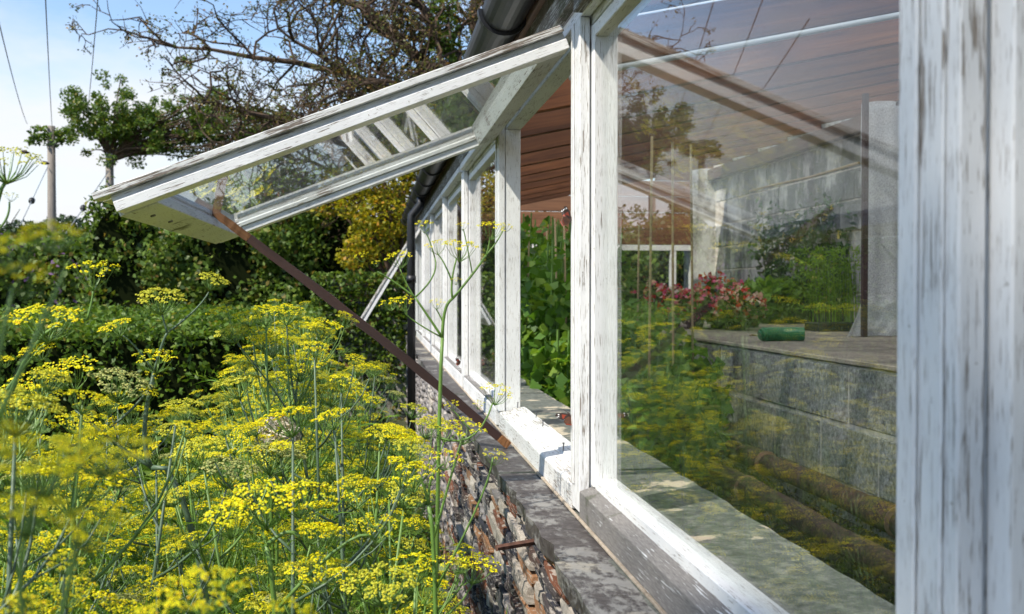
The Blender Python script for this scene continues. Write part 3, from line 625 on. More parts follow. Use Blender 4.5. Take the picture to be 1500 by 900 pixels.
# dark timber post, bamboo cane, fleece
p = pZ(1268, 497, 1.247); dpo = Vector((2.62, 5.06, 0))
tag(box('support_post', M['dark_post'], None, dpo.x - .014, dpo.x + .014, dpo.y - .014, dpo.y + .014, 1.247, zr(dpo.x) - 0.002), 'slim dark upright post standing on the bench beside the fleece', 'post')
c0 = pY(1258, 239, 5.02); c1 = pY(1130, 272, 6.6); d_ = (c1 - c0)
tag(MB().tube([c0, c0 + d_ * .5 + Vector((0, 0, -.01)), c0 + d_ * 1.0, c0 + d_ * 1.35], 0.008, 8).build('bamboo_cane', M['bamboo'], None, smooth=True), 'bamboo cane lying nearly level behind the dark post', 'cane')
mb = MB(); nu, nv = 60, 30; vs = []
px0 = pZ(1246, 493, 1.247); X0, YA = 2.74, 5.28
for j in range(nv + 1):
    t = j / nv; zt = 2.56
    for i in range(nu + 1):
        s_ = i / nu; fl_ = max(0, 1 - t * 4) ** 2
        x = X0 - 0.24 * fl_ * (1 - s_) + s_ * 0.62 + 0.05 * (1 - t) * 0; y = YA + 0.06 * math.sin(s_ * 11 + t * 2.2) * (0.4 + 0.6 * t) + 0.012 * math.sin(s_ * 33 + 2 * t) + 0.25 * s_ - 0.26 * fl_
        z = 1.25 + (zr(x) - 0.03 - 1.25) * t - (0.10 * (1 - math.cos(s_ * 6)) * 0.25 if t > 0.9 else 0)
        vs.append((x, y, z))
mb.add(vs, [(j * (nu + 1) + i, j * (nu + 1) + i + 1, (j + 1) * (nu + 1) + i + 1, (j + 1) * (nu + 1) + i) for j in range(nv) for i in range(nu)])
o = mb.build('fleece_sheet', M['fleece'], None, smooth=True); sm = o.modifiers.new('thickness', 'SOLIDIFY'); sm.thickness = 0.002
tag(o, 'pale translucent fleece sheet hanging from the rafters down to the bench', 'fleece')

# ------------------------------------------------------------------ plants inside
def plant(name, base, label, cat, group=None): return empty(name, base, label, cat, group)
def blob(n, rx, ry, z0, z1, fill=0.55):
    u = unit(rng.normal(size=(n, 3))) * (rng.uniform(fill, 1, n) ** 0.6)[:, None]
    return np.stack([u[:, 0] * rx, u[:, 1] * ry, (u[:, 2] * .5 + .5) * (z1 - z0) + z0], 1)
# climbing beans in the bed between ledge and bench
bean = [(1.12, 3.95, 0.70, 1.18), (1.30, 4.35, 0.72, 1.28), (0.98, 4.60, 0.80, 1.32), (1.35, 5.0, 0.78, 1.45), (1.02, 5.35, 0.85, 1.55), (1.32, 5.8, 0.9, 1.62), (1.0, 6.2, 0.9, 1.72), (1.35, 6.8, 0.9, 1.8), (1.05, 7.3, 0.9, 1.85), (1.4, 8.0, 0.9, 1.85), (1.1, 8.6, 0.9, 1.8)]
ordw = ['first', 'second', 'third', 'fourth', 'fifth', 'sixth', 'seventh', 'eighth', 'ninth', 'tenth', 'eleventh']
for i, (x, y, z0, z1) in enumerate(bean):
    b = plant('bean_plant', (x, y, 0.655), f'leafy green climbing bean inside the greenhouse, {ordw[i]} along from the pipes', 'bean plant', 'climbing beans inside')
    n = 900
    if i >= 4: z1 += .22
    P = blob(n, 0.30, 0.34, 0.04, z1 - 0.655, 0.25); quads('foliage', leaves(P, 0.075 if i < 7 else 0.085, up=0.35, width=0.8), M['leaf_bean'], b)
    mb = MB()
    for q_ in range(4):
        ax_, ay_ = r.uniform(-.15, .15), r.uniform(-.15, .15)
        mb.tube([(ax_ * .3, ay_ * .3, 0), (ax_, ay_, (z1 - .655) * .5), (ax_ * 1.2 + .03, ay_, z1 - .66)], 0.006, 5)
    mb.build('stem', M['fennel_stem'], b)
cz = 0
for (x, yp, Yc) in ((775, 338, 6.2), (790, 345, 7.0), (801, 335, 6.6), (813, 320, 5.8), (826, 318, 5.4), (955, 200, 4.0), (1012, 212, 4.3), (985, 208, 4.2), (936, 330, 5.2)):
    p = pY(x, yp, Yc); p.z = min(p.z, zr(p.x) - .02)
    tag(MB().tube([(p.x + r.uniform(-.03, .03), p.y, 0.655), (p.x, p.y, p.z)], 0.0055, 6).build('garden_cane', M['bamboo'], None, smooth=True),
        f'thin bamboo cane among the climbing beans, {ordw[cz]} counting along the row', 'cane', 'canes in the bean row'); cz += 1

def begonia(px, py, pal, name_lab, w_=0.13, h_=0.24):
    p = pZ(px, py, 1.247)
    b = plant('begonia', (p.x, p.y, 1.247), name_lab, 'begonia', 'begonias on the bench')
    mb = MB(); mb.tube([(0, 0, 0.0), (0, 0, 0.07)], [0.05, 0.06], 12); mb.build('pot', M['tray'], b)
    P = blob(340, w_ * 1.15, w_ * 1.15, 0.03, h_ * .92, 0.4); quads('foliage', leaves(P, 0.05, width=0.9), M['leaf_mid'], b)
    n = 300; P = blob(n, w_ * 1.1, w_ * 1.1, 0.07, h_, 0.7); P = P + 0.025 * np.sin(P[:, [1, 2, 0]] * 60); quads('blossom', leaves(P, 0.034, width=0.95, up=.3), [M[c] for c in pal], b, mi=rng.integers(0, len(pal), n))
for px, py, pal, lab, w_, h_ in ((948, 478, ('red', 'pink', 'blush'), 'red and pink begonia farthest along the bench', .2, .3), (985, 480, ('pink', 'blush', 'red'), 'rose pink begonia between red ones on the bench', .17, .27),
                         (1018, 482, ('blush', 'pink'), 'blush and pink begonia in the middle of the row', .13, .25), (1052, 481, ('pink', 'pink', 'red'), 'deep pink begonia standing highest in the row', .17, .36),
                         (1080, 484, ('blush', 'blush', 'red'), 'cream and red begonia in front of the deep pink one', .13, .26), (1100, 480, ('blush', 'red', 'pink'), 'small blush begonia at the near end of the row', .09, .2)):
    begonia(px, py, pal, lab, w_, h_)
# low leafy plants and fern-like seedlings
for i, (px, py, h_) in enumerate(((1098, 470, .26), (1125, 474, .27), (1152, 473, .28), (1178, 470, .30), (1140, 462, .36))):
    p = pZ(px, py, 1.247); b = plant('leafy_plant', (p.x, p.y, 1.247), f'low bright green leafy plant behind the begonias, {ordw[i]} from their end', 'plant', 'low leafy plants on the bench')
    mb = MB(); mb.tube([(0, 0, 0.0), (0, 0, 0.08)], [0.05, 0.065], 12); mb.build('pot', M['tray'], b)
    quads('foliage', leaves(blob(520, .24, .24, .03, h_ * 1.25, .3), 0.07, up=.6, width=1.0), M['leaf_bright'], b)
p = pZ(1224, 485, 1.247); tr = plant('seedling_tray', (p.x, p.y, 1.247), 'black seed tray of tall feathery seedlings on the bench', 'seed tray')
mb = MB(); mb.box(-.16, .16, -.1, .1, 0, .055); mb.build('tray', M['tray'], tr, bevel=.006); mb = MB()
n = 2200; bx = rng.uniform(-.17, .17, n); by = rng.uniform(-.12, .35, n); P = np.stack([bx, by, rng.uniform(.12, .52, n)], 1)
quads('foliage', leaves(P, .04, width=.16, up=.1), M['leaf_bright'], tr)
for _ in range(46):
    x_, y_ = r.uniform(-.15, .15), r.uniform(-.09, .09); mb.tube([(x_, y_, .05), (x_ + r.uniform(-.02, .02), y_ + .02, r.uniform(.3, .5))], .0022, 4)
mb.build('stem', M['leaf_bright'], tr)
for i, (px, Yt, zt) in enumerate(((1130, 7.6, 2.28), (1175, 7.2, 2.2), (1222, 6.9, 2.15))):
    p = pY(px, 430, Yt); b = plant('tomato_plant', (p.x, p.y, 1.247), ('tall dark leafy plant with yellow flowers against the back wall, farthest', 'tall dark leafy plant with yellow flowers, middle of the three', 'tall dark leafy plant with yellow flowers beside the support post')[i], 'plant', 'tall flowering plants on the bench')
    mb = MB(); tips = []
    for _ in range(7):
        dx_, dy_ = r.uniform(-.26, .26), r.uniform(-.2, .2); hz = (zt - 1.247) * r.uniform(.65, 1); pts = [(dx_ * t ** 1.3, dy_ * t ** 1.3, .05 + hz * t) for t in (0, .3, .6, .85, 1)]; mb.tube(pts, [.008, .007, .006, .004, .002], 5)
        for t in np.linspace(.15, 1, 11): tips.append(((dx_ * t ** 1.3), dy_ * t ** 1.3, .05 + hz * t))
    mb.build('stem', M['fennel_stem_blue'], b)
    tips = np.array(tips); P = np.repeat(tips, 10, 0) + rng.normal(0, .05, (len(tips) * 10, 3)); P[:, 2] = np.maximum(P[:, 2], .05)
    quads('foliage', leaves(P, .06, width=.5), M['leaf_blue'], b)
    P = tips[rng.integers(0, len(tips), 14)] + rng.normal(0, .04, (14, 3)); P = np.repeat(P, 7, 0) + rng.normal(0, .01, (98, 3)); quads('blossom', leaves(P, .035, width=.8), M['pale_yellow'], b)
    MB().tube([(0, 0, 0), (0, 0, .12)], [.08, .1], 14).build('pot', M['tray'], b)

# ------------------------------------------------------------------ butterflies
def butterfly(pos, yaw, pitch, roll, open_, sc_, lab):
    b = empty('butterfly', pos, lab, 'butterfly', 'butterflies resting on the window frames'); b.matrix_basis = Matrix.Translation(pos) @ (Matrix.Rotation(roll, 4, 'Y') @ Matrix.Rotation(yaw, 4, 'X') @ Matrix(((0, 0, -1, 0), (-1, 0, 0, 0), (0, 1, 0, 0), (0, 0, 0, 1)))); b.scale = (sc_,) * 3
    MB().tube([(0, -.010, .002), (0, -.003, .0025), (0, .004, .0025), (0, .009, .0025)], [.0006, .0018, .0022, .0012], 8).build('body', M['wing_dark'], b, smooth=True)
    mb = MB()
    for sx_ in (-1, 1): mb.tube([(0, .009, .003), (sx_ * .004, .018, .006)], .0003, 4)
    mb.build('antenna', M['wing_dark'], b)
    fore = [(0.001, .006), (.010, .014), (.022, .020), (.027, .017), (.024, .009), (.018, .002), (.001, -.001)]
    hind = [(0.001, 0), (.014, .001), (.020, -.003), (.019, -.011), (.012, -.017), (.004, -.013), (.001, -.006)]
    for sx_ in (-1, 1):
        ca_, sa_ = math.cos(open_), math.sin(open_)
        def T(p, dz): return (sx_ * p[0] * ca_, p[1], .003 + p[0] * sa_ + dz)
        for nm_, poly, marks in (('forewing', fore, [('wing_red', [(.006, .0055), (.014, .012), (.0165, .010), (.019, .004), (.016, .003), (.011, .0055)]), ('wing_white', [(.019, .0165), (.0225, .018), (.0225, .015), (.0195, .0145)]), ('wing_white', [(.0225, .013), (.025, .0145), (.025, .012), (.023, .011)])]),
                               ('hindwing', hind, [('wing_red', [(.0190, -.007), (.0188, -.011), (.012, -.0168), (.008, -.0150), (.0115, -.0152), (.0165, -.0105)])])):
            mb = MB(); n = len(poly); z0 = 0 if nm_ == 'forewing' else -.0008
            mb.add([T(p_, z0 + .0002) for p_ in poly] + [T(p_, z0 - .0002) for p_ in poly], [tuple(range(n)), tuple(range(n, 2 * n))] + [(i, (i + 1) % n, n + (i + 1) % n, n + i) for i in range(n)])
            wg = mb.build(nm_, M['wing_dark'] if nm_ == 'forewing' else M['wing_brown'], b)
            for cn, pl in marks:
                mk = MB(); k_ = len(pl); 
                for dz in (.0004, -.0004): mk.add([T(p_, z0 + dz) for p_ in pl], [tuple(range(k_))])
                mk.build('wing_patch', M[cn], wg)
    return b
butterfly((0.3975, 1.985, 1.640), R(-10), 0, R(25), R(66), 1.0, 'red and black butterfly high on the outer face of the post')
butterfly((0.3975, 1.990, 1.245), R(-10), 0, R(-35), R(62), 1.0, 'red and brown butterfly low on the same post near the sill')
butterfly((0.3955, 4.575, 1.165), R(-10), 0, R(10), R(70), 1.0, 'small dark red butterfly at the foot of a farther post')

# ------------------------------------------------------------------ fennel
def umbel_mesh(k, fm, nray=22, dens=15, spread=0.95, flow=0.0175):
    rr_ = np.random.default_rng(100 + k); mb = MB(); C = []
    for i in range(nray):
        t = math.sqrt((i + .5) / nray); an = i * 2.39996 + rr_.uniform(-.25, .25); th = t * spread; L_ = 0.5 * (1.02 - .14 * t) * rr_.uniform(.86, 1.08)
        d = Vector((math.sin(th) * math.cos(an), math.sin(th) * math.sin(an), math.cos(th))); tip = d * L_ ; tip.z = 0.30 + (tip.z - 0.30) * 0.42
        mid = Vector((tip.x * .62, tip.y * .62, tip.z * 0.42)); mb.tube([(0, 0, 0), mid, tip], [.008, .006, .0045], 3, caps=False); C.append((tip, d))
    for tip, d in C:
        m_ = dens + rr_.integers(-4, 4)
        for j in range(m_):
            q = Vector(rr_.normal(size=3)).normalized(); q.z = abs(q.z) * .55 + .02; q = (q + d * .35); c = tip + q * 0.062 * rr_.uniform(.75, 1.15); s_ = flow * rr_.uniform(.75, 1.3)
            ax = (Vector((0, 0, 1.1)) + d * .5 + Vector(rr_.normal(size=3)).normalized() * .75).normalized(); u = ax.orthogonal().normalized() * s_; w_ = ax.cross(u).normalized() * s_; h_ = ax * s_ * .45
            mb.add([c + u, c + w_, c - u, c - w_, c + h_, c - h_], [(0, 1, 4), (1, 2, 4), (2, 3, 4), (3, 0, 4), (1, 0, 5), (2, 1, 5), (3, 2, 5), (0, 3, 5)], 1)
    me = bpy.data.meshes.new('umbel'); me.from_pydata(mb.v, [], mb.f); me.materials.append(M['fennel_stem']); me.materials.append(fm); me.polygons.foreach_set('material_index', mb.m); return me
UM = [umbel_mesh(k, M['fennel_yellow'], (17, 22, 14, 25, 19)[k], (14, 17, 12, 16, 15)[k], (.8, 1.0, .9, 1.08, .7)[k], (.0175, .017, .019, .016, .0175)[k]) for k in range(5)] + [umbel_mesh(9, M['fennel_green'], 28, 17, 1.0), umbel_mesh(10, M['fennel_pale'], 32, 17, 1.05, .02)]
SPARSE = [umbel_mesh(20 + k, M['fennel_yellow'], 9 + 2 * k, 13, .9) for k in range(2)] + [umbel_mesh(25, M['fennel_green'], 26, 12, 1.1, .014)]
def frond(P0, d, L_, rr_, out, nf=26):
    d = d.normalized(); side = d.orthogonal().normalized()
    for i in range(nf):
        t = (i + 1) / nf; p = P0 + d * L_ * t + Vector((0, 0, -0.25 * L_ * t * t)); q = (Vector(rr_.normal(size=3)) + d * 1.1).normalized(); l = L_ * .42 * (1.1 - t * .7) * rr_.uniform(.6, 1.2)
        w_ = q.orthogonal().normalized() * .0011; e_ = p + q * l + Vector((0, 0, -.12 * l)); m_ = p + q * l * .5
        out.append((p - w_, m_ - w_, e_, m_ + w_))
def bez(a, b, c, n=6): return [a * (1 - t) ** 2 + b * 2 * t * (1 - t) + c * t * t for t in np.linspace(0, 1, n)]
def fennel_proto(k):
    rr_ = np.random.default_rng(300 + k); H = 1.3; st = MB(); fr = []; um = []
    top = Vector((rr_.normal(0, .06), rr_.normal(0, .06), H)); main = [Vector((0, 0, 0)), Vector((top.x * .2 + .02, top.y * .2, H * .4)), Vector((top.x * .6, top.y * .6, H * .75)), top]
    st.tube(main, [.0055, .0048, .0036, .002], 6); um.append((top, Vector((0, 0, 1)) + Vector(rr_.normal(0, .2, 3)), .10))
    nb = 8 + k % 3
    for i in range(nb):
        t = .42 + .5 * i / nb; p = main[1].lerp(main[2], (t - .4) / .35) if t < .75 else main[2].lerp(main[3], (t - .75) / .25); an = i * 2.4 + rr_.uniform(-.4, .4); rad = rr_.uniform(.09, .24) * (1.25 - t * .6)
        e_ = Vector((p.x + math.cos(an) * rad, p.y + math.sin(an) * rad, min(H * 1.02, p.z + rr_.uniform(.18, .42) * (1.35 - t)))); ct = Vector((p.x + math.cos(an) * rad * .8, p.y + math.sin(an) * rad * .8, p.z + (e_.z - p.z) * .35))
        br = bez(p, ct, e_); st.tube(br, [.0030, .0027, .0024, .0021, .0018, .0016], 5); um.append((e_, Vector((math.cos(an) * .25, math.sin(an) * .25, 1)), rr_.uniform(.07, .125)))
        for _ in range(1 + int(rr_.random() < .6)):
            q = br[2 + int(rr_.integers(0, 2))]; a2 = an + rr_.uniform(-1.3, 1.3); f = Vector((q.x + math.cos(a2) * .07, q.y + math.sin(a2) * .07, q.z + rr_.uniform(.05, .14))); st.tube(bez(q, q.lerp(f, .5) + Vector((math.cos(a2) * .02, math.sin(a2) * .02, -.01)), f, 4), [.0018, .0016, .0014, .0012], 4)
            um.append((f, Vector((math.cos(a2) * .3, math.sin(a2) * .3, 1)), rr_.uniform(.045, .075)))
        frond(p, Vector((math.cos(an + 1), math.sin(an + 1), .7)), .20, rr_, fr, 26)
    for i in range(16):
        an = rr_.uniform(0, 6.3); z = H * rr_.uniform(.15, .62); frond(Vector((0, 0, z)), Vector((math.cos(an), math.sin(an), .6)), rr_.uniform(.22, .36), rr_, fr, 44)
    s_o = st.build('stem', M['fennel_stem'] if k % 3 else M['fennel_stem_blue'], None, smooth=True); f_o = quads('foliage', np.array([[tuple(v) for v in q] for q in fr]), M['fennel_leaf'])
    res = (s_o.data, f_o.data, um); bpy.data.objects.remove(s_o); bpy.data.objects.remove(f_o); return res
FP = [fennel_proto(k) for k in range(10)]
def put_umbel(parent, pos, axis, size, me, spin):
    o = link('umbel', me, parent, pos); o.rotation_mode = 'QUATERNION'; o.rotation_quaternion = Vector(axis).to_track_quat('Z', 'Y') @ Matrix.Rotation(spin, 3, 'Z').to_quaternion(); o.scale = (size,) * 3; return o
def interp(x, T):
    for (a, b), (c, d) in zip(T, T[1:]):
        if x <= c: return b + (d - b) * max(0, (x - a) / (c - a))
    return T[-1][1]
BND = [(-400, 600), (0, 590), (60, 570), (150, 585), (300, 610), (335, 540), (370, 465), (430, 430), (490, 454), (540, 488), (580, 522), (605, 575), (640, 685), (700, 820), (760, 900)]
rf = random.Random(11); nf = 0; cells = []
y = 1.05
while y < 6.1:
    stp = 0.19 + 0.02 * (y - 1); x = -0.62 * y - 0.35
    while x < 0.14:
        cells.append((x + rf.uniform(-.12, .12), y + rf.uniform(-.12, .12))); x += stp
    y += stp
for (x, y) in cells:
    if x > 0.04 or (y < 1.35 and -0.35 < x): continue
    px, _, d = proj((x, y, 1.3))
    if px < -260: continue
    rp_ = 0.12 * F / d; b = max(interp(px, BND), interp(px + rp_, BND), interp(px - rp_ * .5, BND) if px < 400 else 0) + rf.uniform(0, 1) ** 1.4 * 170
    h = EYE.z - (b - 425) / F * d; h = min(h, 1.46)
    if h < 0.55 or (px < 330 and y > 3.6): continue
    s_, f_, um = FP[nf % 10]; k = h / 1.3; rz = rf.uniform(0, 6.28)
    e_ = empty('fennel_plant', (x, y, 0), 'yellow flowering fennel plant in the crowded bed beside the wall', 'fennel', 'fennel plants crowding the bed', rz=rz); e_.scale = (1, 1, k)
    link('stem', s_, e_); link('foliage', f_, e_)
    for i, (p_, ax_, sz) in enumerate(um):
        o = put_umbel(e_, p_, ax_, sz * rf.uniform(.65, 1.25), UM[5] if rf.random() < .2 else (UM[6] if rf.random() < .04 else UM[(i + nf) % 5]), rf.uniform(0, 6)); o.scale.z /= k
    nf += 1

def hero(base, label, stems, umbels, mat_='fennel_stem', fronds=()):
    """stems: lists of ((px,py,Y), ...) with radii in metres; umbels: (px,py,Y,width_px,variant,tilt)"""
    e_ = empty('fennel_plant', base, label, 'fennel', 'fennel plants standing out from the bed'); B_ = Vector(base); mb = MB(); fr = []; rr_ = np.random.default_rng(5)
    for pts, r0, r1 in stems:
        P = [(Vector(p) if len(p) == 3 and p[2] == -1 else pY(*p)) - B_ for p in pts]
        if len(P) == 3: P = bez(P[0], P[1] * 2 - (P[0] + P[2]) * .5, P[2], 8)
        mb.tube(P, [(r0 + (r1 - r0) * i / (len(P) - 1)) * .8 for i in range(len(P))], 7)
    mb.build('stem', M[mat_], e_, smooth=True)
    for px, py, Yd, wd, var, tl in umbels:
        d = Yd / math.cos(PSI); put_umbel(e_, pY(px, py, Yd) - B_, (tl, -.25, 1), wd * d / F, var, rf.uniform(0, 6))
    for (px, py, Yd, dx, L_) in fronds: frond(pY(px, py, Yd) - B_, Vector((dx, 0, .6)), L_, rr_, fr, 34)
    if fr: quads('foliage', np.array([[tuple(v) for v in q] for q in fr]), M['fennel_leaf'], e_)
    return e_
U, S = UM, SPARSE
def gb(px, py, Yd): p = pY(px, py, Yd); return (p.x, p.y, 0)
# tall stalk in front of the wall
Yh = 1.95; bs = gb(636, 900, Yh)
hero(bs, 'tall slender fennel stalk rising in front of the window posts', [
    ([(632, 1500, Yh), (640, 800, Yh), (648, 495, Yh)], .0062, .0044), ([(648, 495, Yh), (652, 455, Yh), (663, 438, Yh)], .0042, .0036), ([(663, 438, Yh), (692, 402, Yh), (712, 374, Yh)], .0034, .0026), ([(712, 374, Yh), (725, 358, Yh), (737, 338, Yh)], .0022, .0015),
    ([(712, 374, Yh), (716, 360, Yh), (717, 348, Yh)], .002, .0015), ([(663, 438, Yh), (662, 412, Yh), (669, 378, Yh)], .003, .002), ([(662, 412, Yh), (650, 385, Yh), (640, 372, Yh)], .0022, .0014),
    ([(648, 495, Yh), (628, 465, Yh), (608, 436, Yh)], .0034, .0026), ([(608, 436, Yh), (580, 415, Yh), (553, 398, Yh)], .0026, .0016), ([(608, 436, Yh), (634, 405, Yh), (637, 378, Yh)], .0024, .0016), ([(608, 436, Yh), (598, 420, Yh), (585, 392, Yh)], .002, .0014),
    ([(637, 378, Yh), (630, 355, Yh), (624, 342, Yh)], .0016, .0012), ([(692, 402, Yh), (682, 350, Yh), (678, 336, Yh)], .0016, .0012), ([(640, 640, Yh), (690, 640, Yh), (722, 590, Yh)], .003, .002), ([(648, 495, Yh), (606, 470, Yh), (592, 455, Yh)], .002, .0014), ([(648, 470, Yh), (643, 460, Yh), (638, 452, Yh)], .002, .0014),
    ([(690, 632, Yh), (672, 610, Yh), (664, 602, Yh)], .0018, .0013)],
    [(719, 352, Yh, 62, S[1], .1), (740, 340, Yh, 30, S[0], .3), (674, 384, Yh, 74, S[1], .1), (642, 374, Yh, 52, S[0], -.2), (588, 394, Yh, 60, S[1], -.2), (552, 392, Yh, 24, S[0], -.3), (622, 342, Yh, 44, S[0], -.1), (678, 338, Yh, 28, S[0], 0),
     (594, 458, Yh, 56, S[1], -.2), (640, 454, Yh, 36, S[0], 0), (668, 418, Yh, 26, S[0], .1), (725, 594, Yh, 72, S[1], .2), (664, 602, Yh, 34, S[0], -.2), (533, 384, Yh, 34, S[0], -.4), (574, 456, Yh, 44, S[1], -.3)])
# stalks leaning over the wall lower down
Yl = 1.55; bs = gb(650, 900, Yl)
hero(bs, 'fennel with loose flower heads drooping over the stone wall', [
    ([(640, 1700, Yl), (640, 1000, Yl), (628, 740, Yl)], .006, .004), ([(632, 800, Yl), (660, 700, Yl), (678, 640, Yl)], .003, .002), ([(628, 740, Yl), (615, 700, Yl), (605, 715, Yl)], .003, .002), ([(640, 860, Yl), (700, 740, Yl), (722, 670, Yl)], .0026, .0016), ([(640, 900, Yl), (680, 850, Yl), (668, 838, Yl)], .0026, .0016), ([(628, 740, Yl), (632, 700, Yl), (650, 680, Yl)], .003, .002)],
    [(678, 652, Yl, 88, S[1], .1), (606, 722, Yl, 96, S[1], -.1), (650, 690, Yl, 70, S[1], .1), (722, 682, Yl, 54, S[0], .2), (668, 842, Yl, 70, S[1], 0), (630, 712, Yl, 60, S[0], 0), (700, 600, Yl, 30, S[0], .2)])
# bold centre-left stalk
Ya = 1.85; bs = gb(330, 900, Ya)
hero(bs, 'sturdy blue-stemmed fennel stalk standing against the dark hedge', [
    ([(380, 1500, Ya), (300, 860, Ya), (222, 685, Ya)], .0078, .0062), ([(222, 685, Ya), (212, 630, Ya), (226, 545, Ya)], .0058, .0042), ([(226, 545, Ya), (236, 510, Ya), (245, 488, Ya)], .0034, .0028), ([(245, 488, Ya), (285, 455, Ya), (306, 428, Ya)], .0026, .0016), ([(245, 488, Ya), (240, 470, Ya), (237, 456, Ya)], .0024, .0016), ([(226, 545, Ya), (200, 510, Ya), (180, 492, Ya)], .0022, .0014),
    ([(222, 685, Ya), (170, 650, Ya), (110, 600, Ya)], .004, .003), ([(226, 560, Ya), (170, 620, Ya), (100, 655, Ya)], .003, .003)],
    [(229, 548, Ya, 80, U[2], 0), (236, 462, Ya, 86, U[5], .05), (308, 426, Ya, 56, U[5], .35), (176, 494, Ya, 58, U[1], -.35), (222, 560, Ya, 36, S[0], .3), (172, 590, Ya, 100, U[6], .3), (110, 575, Ya, 110, U[0], -.1), (60, 585, Ya, 96, U[3], -.1), (215, 590, Ya, 46, U[4], .3), (140, 640, Ya, 70, U[1], .1)], 'fennel_stem_blue')
Yb = 1.7; bs = gb(-60, 900, Yb)
hero(bs, 'fennel leaning in from the edge with a broad flat flower head', [([(-70, 900, Yb), (20, 560, Yb), (128, 468, Yb)], .0048, .003), ([(128, 468, Yb), (134, 445, Yb), (137, 425, Yb)], .0028, .002), ([(-40, 640, Yb), (30, 545, Yb), (70, 500, Yb)], .0036, .0024)],
     [(137, 427, Yb, 98, S[1], .05), (70, 503, Yb, 122, U[1], .05), (60, 530, Yb, 60, U[3], -.2), (8, 540, Yb, 40, U[4], 0)])
Yc = 1.25; bs = gb(-120, 900, Yc)
tall = hero(bs, 'tallest fennel head with long open rays against the sky', [([(-110, 900, Yc), (-30, 420, Yc), (10, 265, Yc)], .004, .0028), ([(-6, 340, Yc), (10, 320, Yc), (14, 296, Yc)], .002, .0014)], [(10, 270, Yc, 118, S[2], .1), (16, 296, Yc, 30, S[0], .2)])
Yd = 0.5; bs = gb(-70, 900, Yd)
hero(bs, 'out-of-focus fennel closest to the viewer with blurred yellow heads', [([(-60, 1000, Yd), (-20, 650, Yd), (20, 420, Yd)], .0019, .0013), ([(-20, 650, Yd), (60, 480, Yd), (95, 395, Yd)], .0017, .0012)], [(20, 405, Yd, 130, U[0], -.2), (75, 372, Yd, 100, U[1], .1), (40, 440, Yd, 120, S[1], 0)])
bs = gb(40, 900, Yd)
hero(bs, 'blurred fennel cluster low in front of the bed', [([(60, 1000, Yd), (30, 850, Yd), (60, 720, Yd)], .0019, .0014), ([(60, 1000, Yd), (100, 860, Yd), (110, 790, Yd)], .0019, .0013)], [(70, 730, Yd, 190, U[2], .05), (150, 700, Yd, 150, U[3], .1), (40, 790, Yd, 150, U[4], 0), (130, 810, Yd, 140, U[0], .1), (-20, 690, Yd, 150, U[1], 0)])
bs = gb(320, 1000, .7)
hero(bs, 'blurred fennel heads at the very bottom of the bed', [([(330, 1100, .7), (320, 980, .7), (310, 900, .7)], .0019, .0013), ([(330, 1100, .7), (400, 960, .7), (420, 925, .7)], .0016, .0012)], [(300, 905, .7, 150, U[1], 0), (420, 930, .7, 110, U[2], .1), (240, 935, .7, 110, U[3], -.1), (20, 930, .7, 120, U[0], 0)])
Ye = 1.35; bs = gb(400, 900, Ye)
hero(bs, 'broad fennel plant with dense flat heads in the middle of the bed', [([(430, 1500, Ye), (410, 1000, Ye), (390, 800, Ye)], .006, .004), ([(390, 800, Ye), (420, 780, Ye), (440, 790, Ye)], .004, .003), ([(400, 900, Ye), (500, 800, Ye), (550, 790, Ye)], .0036, .0022)],
     [(390, 775, Ye, 150, U[0], 0), (440, 760, Ye, 120, U[2], .1), (340, 790, Ye, 120, U[4], -.1), (550, 795, Ye, 92, S[1], .1), (498, 792, Ye, 50, S[0], -.1), (560, 890, Ye, 130, U[5], 0), (460, 860, Ye, 100, U[1], 0)])
Yg = 2.3; bs = gb(420, 900, Yg)
hero(bs, 'fennel with dark upright stems beside the cream blossom', [([(520, 1100, Yg), (460, 760, Yg), (435, 600, Yg)], .006, .004), ([(435, 600, Yg), (425, 540, Yg), (420, 475, Yg)], .0034, .002), ([(445, 640, Yg), (400, 570, Yg), (345, 500, Yg)], .003, .0018), ([(435, 600, Yg), (440, 540, Yg), (470, 500, Yg)], .003, .002)],
     [(420, 478, Yg, 70, U[0], 0), (345, 503, Yg, 60, U[5], -.2), (325, 470, Yg, 46, U[1], -.2), (365, 480, Yg, 56, U[3], 0), (470, 505, Yg, 84, U[2], .1), (400, 525, Yg, 80, U[4], 0), (440, 560, Yg, 90, U[1], 0)], 'fennel_stem_blue')
# bees on the open head
for px, py, lab in ((36, 224, 'dark bee settled on top of the tallest fennel head'), (66, 240, 'dark bee at the outer edge of the tallest fennel head')):
    b = empty('bee', pY(px, py, Yc), lab, 'bee', 'bees on the tallest fennel'); MB().tube([(-.004, 0, 0), (-.001, 0, .001), (.002, 0, .0005), (.005, 0, 0)], [.001, .0022, .002, .0008], 7).build('body', M['wing_dark'], b, smooth=True)
    mb = MB(); mb.add([(0, 0, .002), (-.004, .004, .004), (-.006, .001, .004)], [(0, 1, 2)]); mb.add([(0, 0, .002), (-.004, -.004, .004), (-.006, -.001, .004)], [(0, 1, 2)]); mb.build('wing', M['wing_brown'], b)
# cream blossom clump
p = pY(405, 640, 2.2); wb = empty('cream_blossom', (p.x, p.y, 0), 'round cream white blossom among the yellow fennel', 'blossom')
quads('blossom', leaves(blob(700, .05, .045, p.z - .045, p.z + .045, .7), .011, width=.9), M['white_bloom'], wb); MB().tube([(0, 0, 0), (0, 0, p.z - .03)], .004, 6).build('stem', M['fennel_stem'], wb)

